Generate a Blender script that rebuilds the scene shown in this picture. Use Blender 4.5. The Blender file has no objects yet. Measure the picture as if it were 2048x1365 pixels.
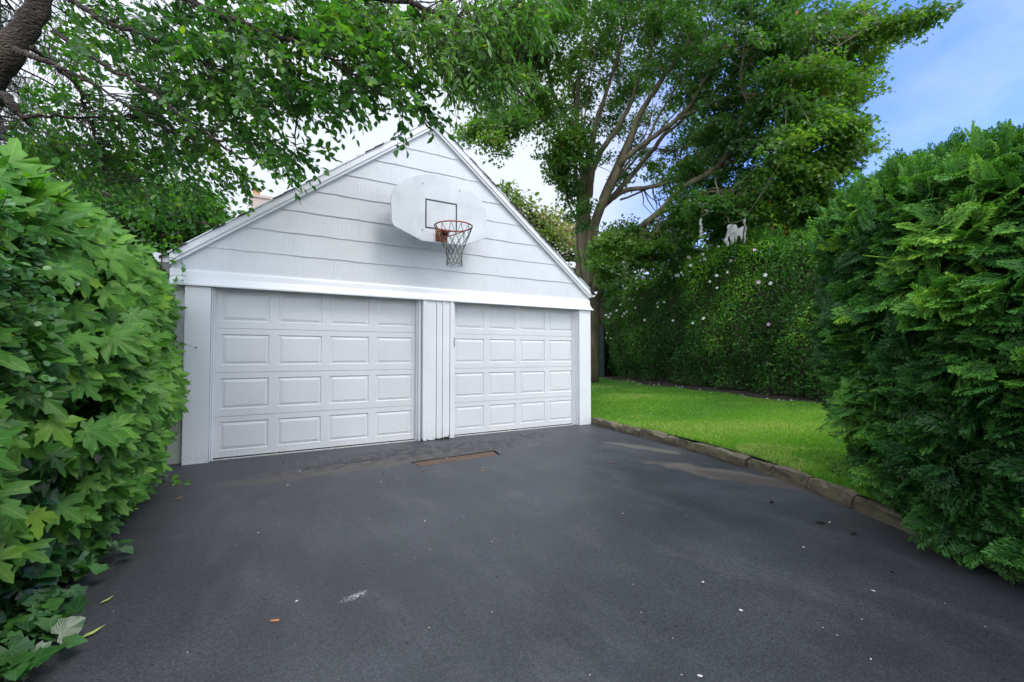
import bpy, bmesh, math, random
import numpy as np
from mathutils import Vector
random.seed(7); rng = np.random.default_rng(7)
sc = bpy.context.scene
# ---------------------------------------------------------------- camera
F, CX, CY = 910.0, 1024.0, 682.5
YAW, PIT = 0.5317, 0.0283
CAM = np.array([.312, -6.552, 1.273])
cd = bpy.data.cameras.new('camera'); cam = bpy.data.objects.new('camera', cd); sc.collection.objects.link(cam)
cd.sensor_width = 36; cd.sensor_fit = 'HORIZONTAL'; cd.lens = 36 * F / 2048; cd.clip_start = .05; cd.clip_end = 1000
cam.location = CAM; cam.rotation_euler = (math.pi/2 + PIT, 0, -YAW)
sc.camera = cam
FW = np.array([math.sin(YAW)*math.cos(PIT), math.cos(YAW)*math.cos(PIT), math.sin(PIT)])
RT = np.array([math.cos(YAW), -math.sin(YAW), 0]); UP = np.cross(RT, FW)
def D(u, v, Z):
    """world point seen at survey pixel (u, v) at a distance of Z metres"""
    return CAM + Z * (RT*(u-CX)/F + UP*(CY-v)/F + FW)
# ---------------------------------------------------------------- light
sc.view_settings.view_transform = 'Standard'; sc.view_settings.look = 'None'
sc.view_settings.exposure = 0.84; sc.view_settings.gamma = 1
sc.cycles.use_denoising = True
sc.cycles.max_bounces = 8; sc.cycles.transparent_max_bounces = 8
SUN_EL, SUN_AZ = math.radians(54), math.radians(152)      # azimuth clockwise from +y
sun_dir = Vector((math.sin(SUN_AZ)*math.cos(SUN_EL), math.cos(SUN_AZ)*math.cos(SUN_EL), math.sin(SUN_EL)))
sd = bpy.data.lights.new('sun', 'SUN'); sd.energy = 1.0; sd.angle = math.radians(22); sd.color = (1, .95, .86)
so = bpy.data.objects.new('sun', sd); sc.collection.objects.link(so)
so.rotation_euler = (-sun_dir).to_track_quat('-Z', 'Y').to_euler(); so.location = (0, 0, 30)
w = bpy.data.worlds.new('World'); sc.world = w; w.use_nodes = True
nt = w.node_tree; nt.nodes.clear()
def N(nt, t, **k):
    n = nt.nodes.new(t)
    for a, b in k.items(): setattr(n, a, b)
    return n
out = N(nt, 'ShaderNodeOutputWorld'); bg = N(nt, 'ShaderNodeBackground'); bg.inputs[1].default_value = .148
sky = N(nt, 'ShaderNodeTexSky'); sky.sky_type = 'NISHITA'; sky.sun_disc = False
sky.sun_elevation = SUN_EL; sky.sun_rotation = SUN_AZ; sky.air_density = 1.0; sky.dust_density = .6; sky.ozone_density = 1.2
tc = N(nt, 'ShaderNodeTexCoord')
dot = N(nt, 'ShaderNodeVectorMath', operation='DOT_PRODUCT'); dot.inputs[1].default_value = (.936, .10, .338)
nrmv = N(nt, 'ShaderNodeVectorMath', operation='NORMALIZE')
nt.links.new(tc.outputs['Generated'], nrmv.inputs[0]); nt.links.new(nrmv.outputs[0], dot.inputs[0])
mp = N(nt, 'ShaderNodeMapping'); mp.inputs['Scale'].default_value = (1.1, 1.6, 3.2); nt.links.new(nrmv.outputs[0], mp.inputs[0])
no = N(nt, 'ShaderNodeTexNoise'); no.inputs['Scale'].default_value = 1.7; no.inputs['Detail'].default_value = 5; no.inputs['Roughness'].default_value = .55
nt.links.new(mp.outputs[0], no.inputs['Vector'])
mr = N(nt, 'ShaderNodeMapRange'); mr.inputs[1].default_value = .70; mr.inputs[2].default_value = .93; mr.inputs[3].default_value = 1.15; mr.inputs[4].default_value = .03
nt.links.new(dot.outputs['Value'], mr.inputs[0])
m1 = N(nt, 'ShaderNodeMath', operation='MULTIPLY_ADD'); m1.inputs[1].default_value = 1.3; m1.inputs[2].default_value = -.62
nt.links.new(no.outputs[0], m1.inputs[0])
m2 = N(nt, 'ShaderNodeMath', operation='ADD', use_clamp=True); nt.links.new(m1.outputs[0], m2.inputs[0]); nt.links.new(mr.outputs[0], m2.inputs[1])
mix = N(nt, 'ShaderNodeMix', data_type='RGBA'); mix.inputs['B'].default_value = (6.2, 6.6, 7.2, 1)
tint = N(nt, 'ShaderNodeMix', data_type='RGBA', blend_type='MULTIPLY'); tint.inputs[0].default_value = 1; tint.inputs['B'].default_value = (.60, .76, 1.36, 1)
nt.links.new(sky.outputs[0], tint.inputs['A']); nt.links.new(tint.outputs['Result'], mix.inputs['A'])
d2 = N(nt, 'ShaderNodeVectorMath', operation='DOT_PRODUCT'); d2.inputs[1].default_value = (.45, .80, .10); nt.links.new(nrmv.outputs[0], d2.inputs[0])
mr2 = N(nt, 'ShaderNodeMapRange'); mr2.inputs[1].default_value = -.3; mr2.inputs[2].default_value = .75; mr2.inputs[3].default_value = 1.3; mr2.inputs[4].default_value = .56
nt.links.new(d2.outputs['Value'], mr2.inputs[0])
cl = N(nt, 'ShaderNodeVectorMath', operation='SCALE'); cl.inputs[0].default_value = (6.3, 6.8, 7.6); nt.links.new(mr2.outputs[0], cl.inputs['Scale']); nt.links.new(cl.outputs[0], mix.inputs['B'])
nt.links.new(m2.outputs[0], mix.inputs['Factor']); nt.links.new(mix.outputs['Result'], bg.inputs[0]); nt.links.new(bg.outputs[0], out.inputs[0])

# ---------------------------------------------------------------- materials
def newmat(name):
    m = bpy.data.materials.new(name); m.use_nodes = True; t = m.node_tree
    return m, t, t.nodes['Principled BSDF']
def L(t, a, b): t.links.new(a, b)
def noise(t, scale, detail=4, rough=.55, vec=None, mscale=None, coord='Object'):
    c = N(t, 'ShaderNodeTexCoord'); src = vec or c.outputs[coord]
    if mscale:
        mm = N(t, 'ShaderNodeMapping'); mm.inputs['Scale'].default_value = mscale; L(t, src, mm.inputs[0]); src = mm.outputs[0]
    n = N(t, 'ShaderNodeTexNoise'); n.inputs['Scale'].default_value = scale; n.inputs['Detail'].default_value = detail; n.inputs['Roughness'].default_value = rough
    L(t, src, n.inputs['Vector']); return n.outputs[0]
def ramp(t, fac, stops):
    r = N(t, 'ShaderNodeValToRGB'); e = r.color_ramp.elements
    while len(e) < len(stops): e.new(.5)
    for el, (p, c) in zip(e, stops): el.position = p; el.color = (*c, 1) if len(c) == 3 else c
    L(t, fac, r.inputs[0]); return r.outputs[0]
def mixc(t, fac, a, b, mode='MIX'):
    n = N(t, 'ShaderNodeMix', data_type='RGBA', blend_type=mode)
    for s, v in (('Factor', fac), ('A', a), ('B', b)):
        if isinstance(v, (int, float)): n.inputs[s].default_value = v
        elif isinstance(v, tuple): n.inputs[s].default_value = (*v, 1)
        else: L(t, v, n.inputs[s])
    return n.outputs['Result']
def math_(t, op, a, b=None, c=None, clamp=False):
    n = N(t, 'ShaderNodeMath', operation=op, use_clamp=clamp)
    for i, v in enumerate((a, b, c)):
        if v is None: continue
        if isinstance(v, (int, float)): n.inputs[i].default_value = v
        else: L(t, v, n.inputs[i])
    return n.outputs[0]
def bump(t, bs, h, strength=.3, dist=.01):
    b = N(t, 'ShaderNodeBump'); b.inputs['Strength'].default_value = strength; b.inputs['Distance'].default_value = dist
    L(t, h, b.inputs['Height']); L(t, b.outputs[0], bs.inputs['Normal']); return b
def simple(name, col, rough=.6, var=.15, scale=6, bstr=.15, metal=0, bdist=.004, dark=None):
    m, t, b = newmat(name)
    n = noise(t, scale); d = dark or tuple(c*(1-var*1.6) for c in col)
    L(t, ramp(t, n, [(.3, d), (.7, tuple(min(1, c*(1+var*.4)) for c in col))]), b.inputs['Base Color'])
    b.inputs['Roughness'].default_value = rough; b.inputs['Metallic'].default_value = metal
    bump(t, b, noise(t, scale*8), bstr, bdist); return m
def paint(name, col, rough=.42, striate=False, dirt=0.0):
    m, t, b = newmat(name)
    n = noise(t, 2.2, 5); base = ramp(t, n, [(.3, tuple(c*.93 for c in col)), (.7, col)])
    n2 = noise(t, 26, 3); base = mixc(t, math_(t, 'MULTIPLY', ramp(t, n2, [(.62, (0,0,0)), (.74, (1,1,1))]), .10), base, (.45, .44, .40))
    if dirt:
        g = N(t, 'ShaderNodeNewGeometry'); s = N(t, 'ShaderNodeSeparateXYZ'); L(t, g.outputs['Position'], s.inputs[0])
        low = math_(t, 'SUBTRACT', 1, math_(t, 'MULTIPLY', s.outputs[2], 5.5), clamp=True)
        sp = ramp(t, noise(t, 60, 4, .7), [(.48, (0,0,0)), (.62, (1,1,1))])
        base = mixc(t, math_(t, 'MULTIPLY', math_(t, 'MULTIPLY', low, sp), dirt, clamp=True), base, (.23, .20, .155))
    L(t, base, b.inputs['Base Color']); b.inputs['Roughness'].default_value = rough
    if striate:
        v = noise(t, 70, 3, .6, mscale=(1, 1, .035)); v2 = noise(t, 3.0, 2, mscale=(1, 1, 1.2))
        h = math_(t, 'MULTIPLY', v, math_(t, 'MULTIPLY_ADD', ramp(t, v2, [(.35, (0,0,0)), (.6, (1,1,1))]), .8, .35))
        bump(t, b, h, .42, .010)
    else: bump(t, b, noise(t, 40, 3), .10, .003)
    return m
M = {}
M['trim'] = paint('white_trim_paint', (.80, .81, .84), .38)
M['post'] = paint('white_post_paint', (.77, .78, .81), .4, dirt=.5)
M['siding'] = paint('shake_paint', (.66, .675, .705), .55, striate=True)
M['door'] = paint('door_paint', (.70, .705, .73), .4, dirt=.6)
M['board'] = simple('backboard_paint', (.66, .685, .71), .42, .16, 3.5, .05, dark=(.56, .585, .61))
M['black'] = simple('black_line_paint', (.02, .022, .03), .5)
M['seal'] = simple('rubber_seal', (.02, .02, .02), .7)
M['sill'] = simple('concrete_sill', (.55, .54, .52), .8, .3, 20)
M['shingle'] = simple('roof_shingle', (.07, .06, .055), .95, .5, 30, .6)
M['wood_dark'] = simple('weathered_dark_wood', (.035, .028, .022), .9, .4, 9, .5)
M['wood_pale'] = simple('weathered_pale_wood', (.30, .26, .18), .85, .3, 9, .4)
M['brick'] = None
M['terra'] = simple('terracotta', (.55, .30, .12), .8)
M['metal_grey'] = simple('grey_metal', (.32, .33, .34), .45, .1, metal=.6)
M['red'] = simple('faded_red_enamel', (.42, .075, .04), .45, .25, 22)
M['cloth'] = simple('white_cloth', (.34, .34, .325), .9, .1, 8)
M['mesh_teal'] = simple('teal_windscreen', (.008, .034, .032), .8, .3, 14)
M['steel'] = simple('galvanised_pipe', (.35, .36, .36), .4, .2, metal=.7)
M['dry'] = simple('dry_brown_leaf', (.38, .17, .07), .7, .4, 30)
M['petal'] = simple('fallen_petal', (.72, .70, .66), .7, .2, 30)
M['chip'] = simple('brick_chip', (.55, .22, .10), .8, .3, 40)
M['greenbit'] = simple('yellowing_leaf', (.38, .48, .13), .6, .2, 30)
M['twigdark'] = simple('dark_bark_chip', (.012, .010, .009), .85, .3, 30)
M['siding_house'] = simple('house_clapboard', (.55, .52, .48), .7)
M['glass'] = simple('window_glass', (.03, .035, .04), .1)
M['mould'] = simple('leaf_litter_soil', (.040, .028, .018), .95, .6, 9, 1.0, bdist=.03)

def bark(name, c1, c2, scale=5, st=1.0, zs=.35, cracks=False):
    m, t, b = newmat(name)
    n = noise(t, scale, 6, .65, mscale=(1, 1, zs))
    L(t, ramp(t, n, [(.32, c1), (.68, c2)]), b.inputs['Base Color']); b.inputs['Roughness'].default_value = .9
    h = n
    if cracks:
        c = N(t, 'ShaderNodeTexCoord'); mm = N(t, 'ShaderNodeMapping'); mm.inputs['Scale'].default_value = (1, 1, 1.8); L(t, c.outputs['Object'], mm.inputs[0])
        vo = N(t, 'ShaderNodeTexVoronoi', feature='DISTANCE_TO_EDGE'); vo.inputs['Scale'].default_value = 16; L(t, mm.outputs[0], vo.inputs[0])
        h = math_(t, 'ADD', math_(t, 'MULTIPLY', math_(t, 'MINIMUM', vo.outputs[0], .25), 3), n)
    bump(t, b, h, st, .03); return m
M['bark_maple'] = bark('maple_bark', (.045, .038, .022), (.19, .165, .095), 4, .7)
M['bark_dark'] = bark('dark_bark', (.018, .014, .011), (.085, .062, .045), 9, 1, cracks=True)
M['twig'] = bark('twig_bark', (.03, .025, .018), (.08, .065, .045), 20, .3)
M['stem_brown'] = bark('shrub_stems_and_core', (.018, .014, .009), (.075, .055, .034), 14, .5)

def leafmat(name, stops, trans=.35, rough=.42, veins=False, under=1.25, tcol=(1.6, 1.9, .5), spec=.5, vcol=(.30, .42, .10), tips=False):
    m, t, b = newmat(name)
    a = N(t, 'ShaderNodeAttribute'); a.attribute_name = 'tint'
    col = ramp(t, a.outputs['Fac'], stops)
    col = mixc(t, 1.0, col, ramp(t, noise(t, 14, 3), [(.3, (.78, .78, .78)), (.7, (1.15, 1.15, 1.15))]), 'MULTIPLY')
    if veins:
        uv = N(t, 'ShaderNodeUVMap'); s = N(t, 'ShaderNodeSeparateXYZ'); L(t, uv.outputs[0], s.inputs[0])
        ax = math_(t, 'ABSOLUTE', s.outputs[0]); ang = math_(t, 'ARCTAN2', ax, s.outputs[1])
        r = math_(t, 'SQRT', math_(t, 'ADD', math_(t, 'POWER', ax, 2), math_(t, 'POWER', s.outputs[1], 2)))
        dd = None
        for v in (0, .82, 1.5):
            x = math_(t, 'MULTIPLY', math_(t, 'ABSOLUTE', math_(t, 'SUBTRACT', ang, v)), r)
            dd = x if dd is None else math_(t, 'MINIMUM', dd, x)
        vm = math_(t, 'SUBTRACT', 1, math_(t, 'MULTIPLY', dd, 75), clamp=True)
        # side veins
        wv = math_(t, 'SINE', math_(t, 'MULTIPLY', math_(t, 'SUBTRACT', r, math_(t, 'MULTIPLY', dd, 1.6)), 48))
        sv = math_(t, 'MULTIPLY', math_(t, 'GREATER_THAN', wv, .93), .28)
        col = mixc(t, math_(t, 'MULTIPLY', math_(t, 'MAXIMUM', vm, sv), .55), col, vcol)
        bump(t, b, math_(t, 'ADD', math_(t, 'MULTIPLY', wv, .2), noise(t, 60)), .18, .003)
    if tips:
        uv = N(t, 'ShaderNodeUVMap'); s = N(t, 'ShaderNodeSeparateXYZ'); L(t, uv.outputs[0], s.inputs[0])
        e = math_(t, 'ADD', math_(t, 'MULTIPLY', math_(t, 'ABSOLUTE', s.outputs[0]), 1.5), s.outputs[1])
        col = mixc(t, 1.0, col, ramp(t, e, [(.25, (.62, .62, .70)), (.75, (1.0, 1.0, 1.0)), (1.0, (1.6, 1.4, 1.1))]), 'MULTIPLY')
    g = N(t, 'ShaderNodeNewGeometry')
    colu = mixc(t, 1.0, col, (under, under, under*1.05), 'MULTIPLY')
    col2 = mixc(t, g.outputs['Backfacing'], col, colu)
    L(t, col2, b.inputs['Base Color']); b.inputs['Roughness'].default_value = rough
    b.inputs['Specular IOR Level'].default_value = spec
    tr = N(t, 'ShaderNodeBsdfTranslucent'); L(t, mixc(t, 1.0, col, tcol, 'MULTIPLY'), tr.inputs[0])
    mx = N(t, 'ShaderNodeMixShader'); mx.inputs[0].default_value = trans
    o = t.nodes['Material Output']; L(t, b.outputs[0], mx.inputs[1]); L(t, tr.outputs[0], mx.inputs[2]); L(t, mx.outputs[0], o.inputs[0])
    return m
M['l_maple'] = leafmat('maple_leaf', [(0, (.032, .092, .022)), (.5, (.056, .142, .028)), (.86, (.100, .20, .032)), (.97, (.17, .27, .032)), (1, (.30, .13, .04))], .46, rough=.4)
M['l_cherry'] = leafmat('broad_leaf', [(0, (.024, .090, .025)), (.5, (.050, .150, .030)), (.88, (.11, .25, .032)), (1, (.26, .36, .035))], .45, rough=.4)
M['l_light'] = leafmat('light_leaf', [(0, (.045, .13, .03)), (.5, (.085, .20, .038)), (.9, (.14, .28, .04)), (1, (.35, .38, .04))], .45, rough=.35)
M['l_near'] = leafmat('large_maple_leaf', [(0, (.028, .105, .018)), (.45, (.066, .205, .026)), (.8, (.125, .300, .032)), (.95, (.24, .41, .04)), (.985, (.42, .42, .05)), (1, (.36, .16, .06))], .33, rough=.5, veins=True, spec=.32)
M['l_ivy'] = leafmat('ivy_leaf', [(0, (.014, .065, .022)), (.5, (.032, .12, .034)), (.85, (.07, .20, .04)), (1, (.20, .38, .05))], .25, rough=.3, veins=True)
M['l_creeper'] = leafmat('creeper_leaf', [(0, (.035, .13, .025)), (.5, (.095, .27, .04)), (.85, (.19, .40, .045)), (1, (.30, .46, .05))], .4, rough=.4)
M['l_round'] = leafmat('round_leaf', [(0, (.045, .14, .05)), (.6, (.09, .22, .075)), (1, (.18, .34, .08))], .3, rough=.35)
M['l_hedge'] = leafmat('hedge_leaf', [(0, (.020, .080, .016)), (.5, (.045, .155, .026)), (.85, (.10, .26, .034)), (1, (.24, .44, .04))], .35, rough=.38)
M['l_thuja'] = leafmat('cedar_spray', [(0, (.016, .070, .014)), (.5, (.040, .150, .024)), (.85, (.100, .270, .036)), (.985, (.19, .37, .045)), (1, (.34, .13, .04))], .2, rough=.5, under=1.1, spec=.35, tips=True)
M['l_needle'] = leafmat('spruce_needle', [(0, (.02, .04, .02)), (1, (.05, .085, .04))], .1, rough=.6)
M['l_far'] = leafmat('far_leaf', [(0, (.05, .095, .03)), (.5, (.10, .16, .04)), (.85, (.19, .24, .06)), (1, (.34, .26, .14))], .4)
M['l_pink'] = leafmat('russet_leaf', [(0, (.16, .11, .05)), (.5, (.30, .20, .12)), (1, (.5, .34, .24))], .4)
M['grass'] = leafmat('grass_blade', [(0, (.065, .19, .018)), (.5, (.125, .30, .022)), (.85, (.20, .38, .035)), (1, (.42, .42, .16))], .35, rough=.5, tcol=(1.5, 1.8, .6))
M['fl_white'] = simple('white_petals', (.80, .78, .78), .7, .05)
M['fl_pink'] = simple('pink_petals', (.66, .42, .62), .7, .1)

def brickmat():
    m, t, b = newmat('chimney_brick'); c = N(t, 'ShaderNodeTexCoord')
    mm = N(t, 'ShaderNodeMapping'); mm.inputs['Rotation'].default_value = (math.pi/2, 0, 0); L(t, c.outputs['Object'], mm.inputs[0])
    br = N(t, 'ShaderNodeTexBrick'); br.inputs['Scale'].default_value = 1; br.inputs['Brick Width'].default_value = .22; br.inputs['Row Height'].default_value = .075; br.inputs['Mortar Size'].default_value = .008
    br.inputs['Color1'].default_value = (.52, .40, .36, 1); br.inputs['Color2'].default_value = (.42, .30, .26, 1); br.inputs['Mortar'].default_value = (.62, .58, .55, 1)
    L(t, mm.outputs[0], br.inputs[0]); L(t, br.outputs[0], b.inputs['Base Color']); b.inputs['Roughness'].default_value = .9; return m
M['brick'] = brickmat()

def stonemat():
    m, t, b = newmat('kerb_stone')
    n = noise(t, 7, 6, .7); col = ramp(t, n, [(.28, (.035, .028, .018)), (.55, (.105, .085, .058)), (.8, (.21, .18, .135))])
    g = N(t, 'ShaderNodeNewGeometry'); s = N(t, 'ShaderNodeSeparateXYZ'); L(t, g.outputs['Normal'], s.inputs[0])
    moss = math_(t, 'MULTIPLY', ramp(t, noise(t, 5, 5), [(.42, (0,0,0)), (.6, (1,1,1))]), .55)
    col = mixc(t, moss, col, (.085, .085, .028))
    lit_top = math_(t, 'MULTIPLY', math_(t, 'GREATER_THAN', s.outputs[2], .6), math_(t, 'MULTIPLY', n, .9), clamp=True)
    col = mixc(t, lit_top, col, (.25, .215, .15))  # upward faces coloured paler, the light on the stone tops painted in
    L(t, col, b.inputs['Base Color']); b.inputs['Roughness'].default_value = .9
    bump(t, b, noise(t, 18, 6, .75), 1.0, .035); return m
M['stone'] = stonemat()

def asphalt():
    m, t, b = newmat('sealed_asphalt')
    c = N(t, 'ShaderNodeTexCoord'); P = c.outputs['Object']; s = N(t, 'ShaderNodeSeparateXYZ'); L(t, P, s.inputs[0])
    big = noise(t, .8, 6, .62); mid = noise(t, 2.3, 6, .68, mscale=(1, .55, 1)); fine = noise(t, 110, 4, .9)
    col = ramp(t, big, [(.30, (.023, .024, .029)), (.5, (.035, .037, .043)), (.72, (.056, .058, .066))])
    col = mixc(t, math_(t, 'MULTIPLY', ramp(t, mid, [(.56, (0,0,0)), (.80, (1,1,1))]), .28), col, (.15, .148, .145))
    col = mixc(t, 1.0, col, ramp(t, fine, [(.36, (.30, .30, .31)), (.5, (1, 1, 1)), (.64, (2.1, 2.1, 2.1))]), 'MULTIPLY')
    st = noise(t, 1.1, 5, .6, mscale=(1, .35, 1)); sr = N(t, 'ShaderNodeMapping'); sr.inputs['Rotation'].default_value = (0, 0, .9); sr.inputs['Scale'].default_value = (2.6, .55, 1); L(t, P, sr.inputs[0])
    st2 = noise(t, 1.3, 6, .7, vec=sr.outputs[0])
    col = mixc(t, math_(t, 'MULTIPLY', ramp(t, st2, [(.50, (0,0,0)), (.78, (1,1,1))]), .26), col, (.12, .122, .130))
    col = mixc(t, 1.0, col, ramp(t, noise(t, 34, 4, .8), [(.36, (.74, .74, .75)), (.64, (1.26, 1.26, 1.25))]), 'MULTIPLY')
    # pale aggregate showing as specks
    vo = N(t, 'ShaderNodeTexVoronoi'); vo.inputs['Scale'].default_value = 9; L(t, P, vo.inputs[0])
    col = mixc(t, math_(t, 'LESS_THAN', vo.outputs['Distance'], .035), col, (.42, .41, .38))
    vo2 = N(t, 'ShaderNodeTexVoronoi'); vo2.inputs['Scale'].default_value = 5.3; L(t, P, vo2.inputs[0])
    col = mixc(t, math_(t, 'LESS_THAN', vo2.outputs['Distance'], .045), col, (.010, .010, .011))
    wob = noise(t, 2.6, 5, .65); wob2 = noise(t, 9, 5, .7)
    def spot(x, y, rx, ry, soft=.4, wa=.9, rot=0, src=None):
        mm = N(t, 'ShaderNodeMapping', vector_type='TEXTURE'); mm.inputs['Location'].default_value = (x, y, 0); mm.inputs['Rotation'].default_value = (0, 0, rot); mm.inputs['Scale'].default_value = (rx, ry, 1)
        L(t, P, mm.inputs[0]); ln = N(t, 'ShaderNodeVectorMath', operation='LENGTH')
        sp = N(t, 'ShaderNodeSeparateXYZ'); L(t, mm.outputs[0], sp.inputs[0]); cb = N(t, 'ShaderNodeCombineXYZ'); L(t, sp.outputs[0], cb.inputs[0]); L(t, sp.outputs[1], cb.inputs[1]); L(t, cb.outputs[0], ln.inputs[0])
        d = math_(t, 'ADD', ln.outputs['Value'], math_(t, 'MULTIPLY', math_(t, 'SUBTRACT', src or wob, .5), wa*2))
        return math_(t, 'MULTIPLY', math_(t, 'SUBTRACT', 1+soft*.5, d), 1/soft, clamp=True)
    # tan silt stain by the kerb, with dark wet centre
    col = mixc(t, math_(t, 'MULTIPLY', spot(4.72, -3.5, .80, .20, .5, 1.0, -1.22), .55), col, (.19, .155, .125))
    col = mixc(t, math_(t, 'MULTIPLY', spot(4.74, -3.75, .50, .14, .12, 1.0, -1.22, wob2), .8), col, (.075, .058, .052))
    col = mixc(t, math_(t, 'MULTIPLY', spot(5.0, -2.1, .55, .10, .5, .9, -1.3), .5), col, (.16, .145, .125))
    # worn patches before the doors
    damp = spot(2.55, -.85, 1.5, .48, .10, 1.5, 0, wob2); d2 = spot(4.1, -.55, .55, .30, .1, 1.4, .2, wob2); d3 = spot(1.35, -1.05, .9, .25, .2, 1.3, .1, wob2)
    dm = math_(t, 'MAXIMUM', damp, math_(t, 'MAXIMUM', d2, d3)); br = ramp(t, wob2, [(.46, (0,0,0)), (.52, (1,1,1))])
    col = mixc(t, math_(t, 'MULTIPLY', dm, .55), col, (.085, .080, .076))
    col = mixc(t, math_(t, 'MULTIPLY', math_(t, 'MULTIPLY', dm, br), .95), col, (.010, .011, .014))
    col = mixc(t, math_(t, 'MULTIPLY', spot(1.25, -1.25, 1.2, .18, .5, 1.1, .05), .45), col, (.095, .078, .06))
    # scuff
    col = mixc(t, math_(t, 'MULTIPLY', math_(t, 'MULTIPLY', spot(.827, -4.04, .065, .024, .9, .8, .3, wob2), ramp(t, noise(t, 60, 3), [(.42, (0,0,0)), (.6, (1,1,1))])), .8), col, (.5, .5, .5))
    # crack
    cx = math_(t, 'ADD', s.outputs[0], 0); wl = noise(t, 3.2, 6, .7)
    line = math_(t, 'ABSOLUTE', math_(t, 'SUBTRACT', s.outputs[1], math_(t, 'ADD', math_(t, 'MULTIPLY_ADD', cx, .55, -3.17), math_(t, 'MULTIPLY', math_(t, 'SUBTRACT', wl, .5), .35))))
    inr = math_(t, 'MULTIPLY', math_(t, 'GREATER_THAN', cx, 1.25), math_(t, 'LESS_THAN', cx, 2.45))
    crack = math_(t, 'MULTIPLY', math_(t, 'LESS_THAN', line, .0035), inr)
    col = mixc(t, crack, col, (.008, .008, .008))
    L(t, col, b.inputs['Base Color'])
    L(t, math_(t, 'MULTIPLY_ADD', big, .25, .42), b.inputs['Roughness']); b.inputs['Specular IOR Level'].default_value = .5
    h = math_(t, 'ADD', fine, math_(t, 'MULTIPLY', crack, -3)); bump(t, b, h, .35, .004)
    return m
M['asphalt'] = asphalt()
def lawnmat():
    m, t, b = newmat('lawn_base')
    L(t, ramp(t, noise(t, 3, 6, .7), [(.3, (.03, .085, .012)), (.6, (.065, .17, .02)), (.85, (.14, .24, .04))]), b.inputs['Base Color'])
    b.inputs['Roughness'].default_value = .9; bump(t, b, noise(t, 120, 3), .8, .03); return m
M['lawn'] = lawnmat()
def rustmat():
    m, t, b = newmat('rusty_plate')
    L(t, ramp(t, noise(t, 7, 6, .7), [(.3, (.03, .016, .010)), (.5, (.085, .045, .024)), (.7, (.12, .072, .042))]), b.inputs['Base Color'])
    b.inputs['Roughness'].default_value = .55; bump(t, b, noise(t, 50, 4), .5, .004); return m
M['rust'] = rustmat()
def netmat():
    m, t, b = newmat('weathered_net_cord')
    L(t, ramp(t, noise(t, 9, 3), [(.42, (.018, .018, .022)), (.56, (.12, .14, .07)), (.72, (.35, .36, .28))]), b.inputs['Base Color']); b.inputs['Roughness'].default_value = .8; return m
M['net'] = netmat()

# ---------------------------------------------------------------- object helpers
COL = sc.collection
def tag(o, label=None, cat=None, group=None, kind=None):
    for k, v in (('label', label), ('category', cat), ('group', group), ('kind', kind)):
        if v: o[k] = v
    return o
def thing(name, label, cat, loc=(0, 0, 0), group=None):
    o = bpy.data.objects.new(name, None); COL.objects.link(o); o.location = loc; o.empty_display_size = .1
    return tag(o, label, cat, group)
def mesh(name, V, Fc, mat, parent=None, smooth=False, world=True):
    me = bpy.data.meshes.new(name); V = np.asarray(V, float)
    if parent is not None and world: V = V - np.array(origin(parent))
    me.from_pydata([tuple(v) for v in V], [], [tuple(f) for f in Fc]); me.materials.append(mat)
    if smooth: me.polygons.foreach_set('use_smooth', [True]*len(me.polygons))
    o = bpy.data.objects.new(name, me); COL.objects.link(o)
    if parent is not None: o.parent = parent
    return o
def origin(o):
    v = Vector((0, 0, 0))
    while o is not None: v = v + o.location; o = o.parent
    return v
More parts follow.
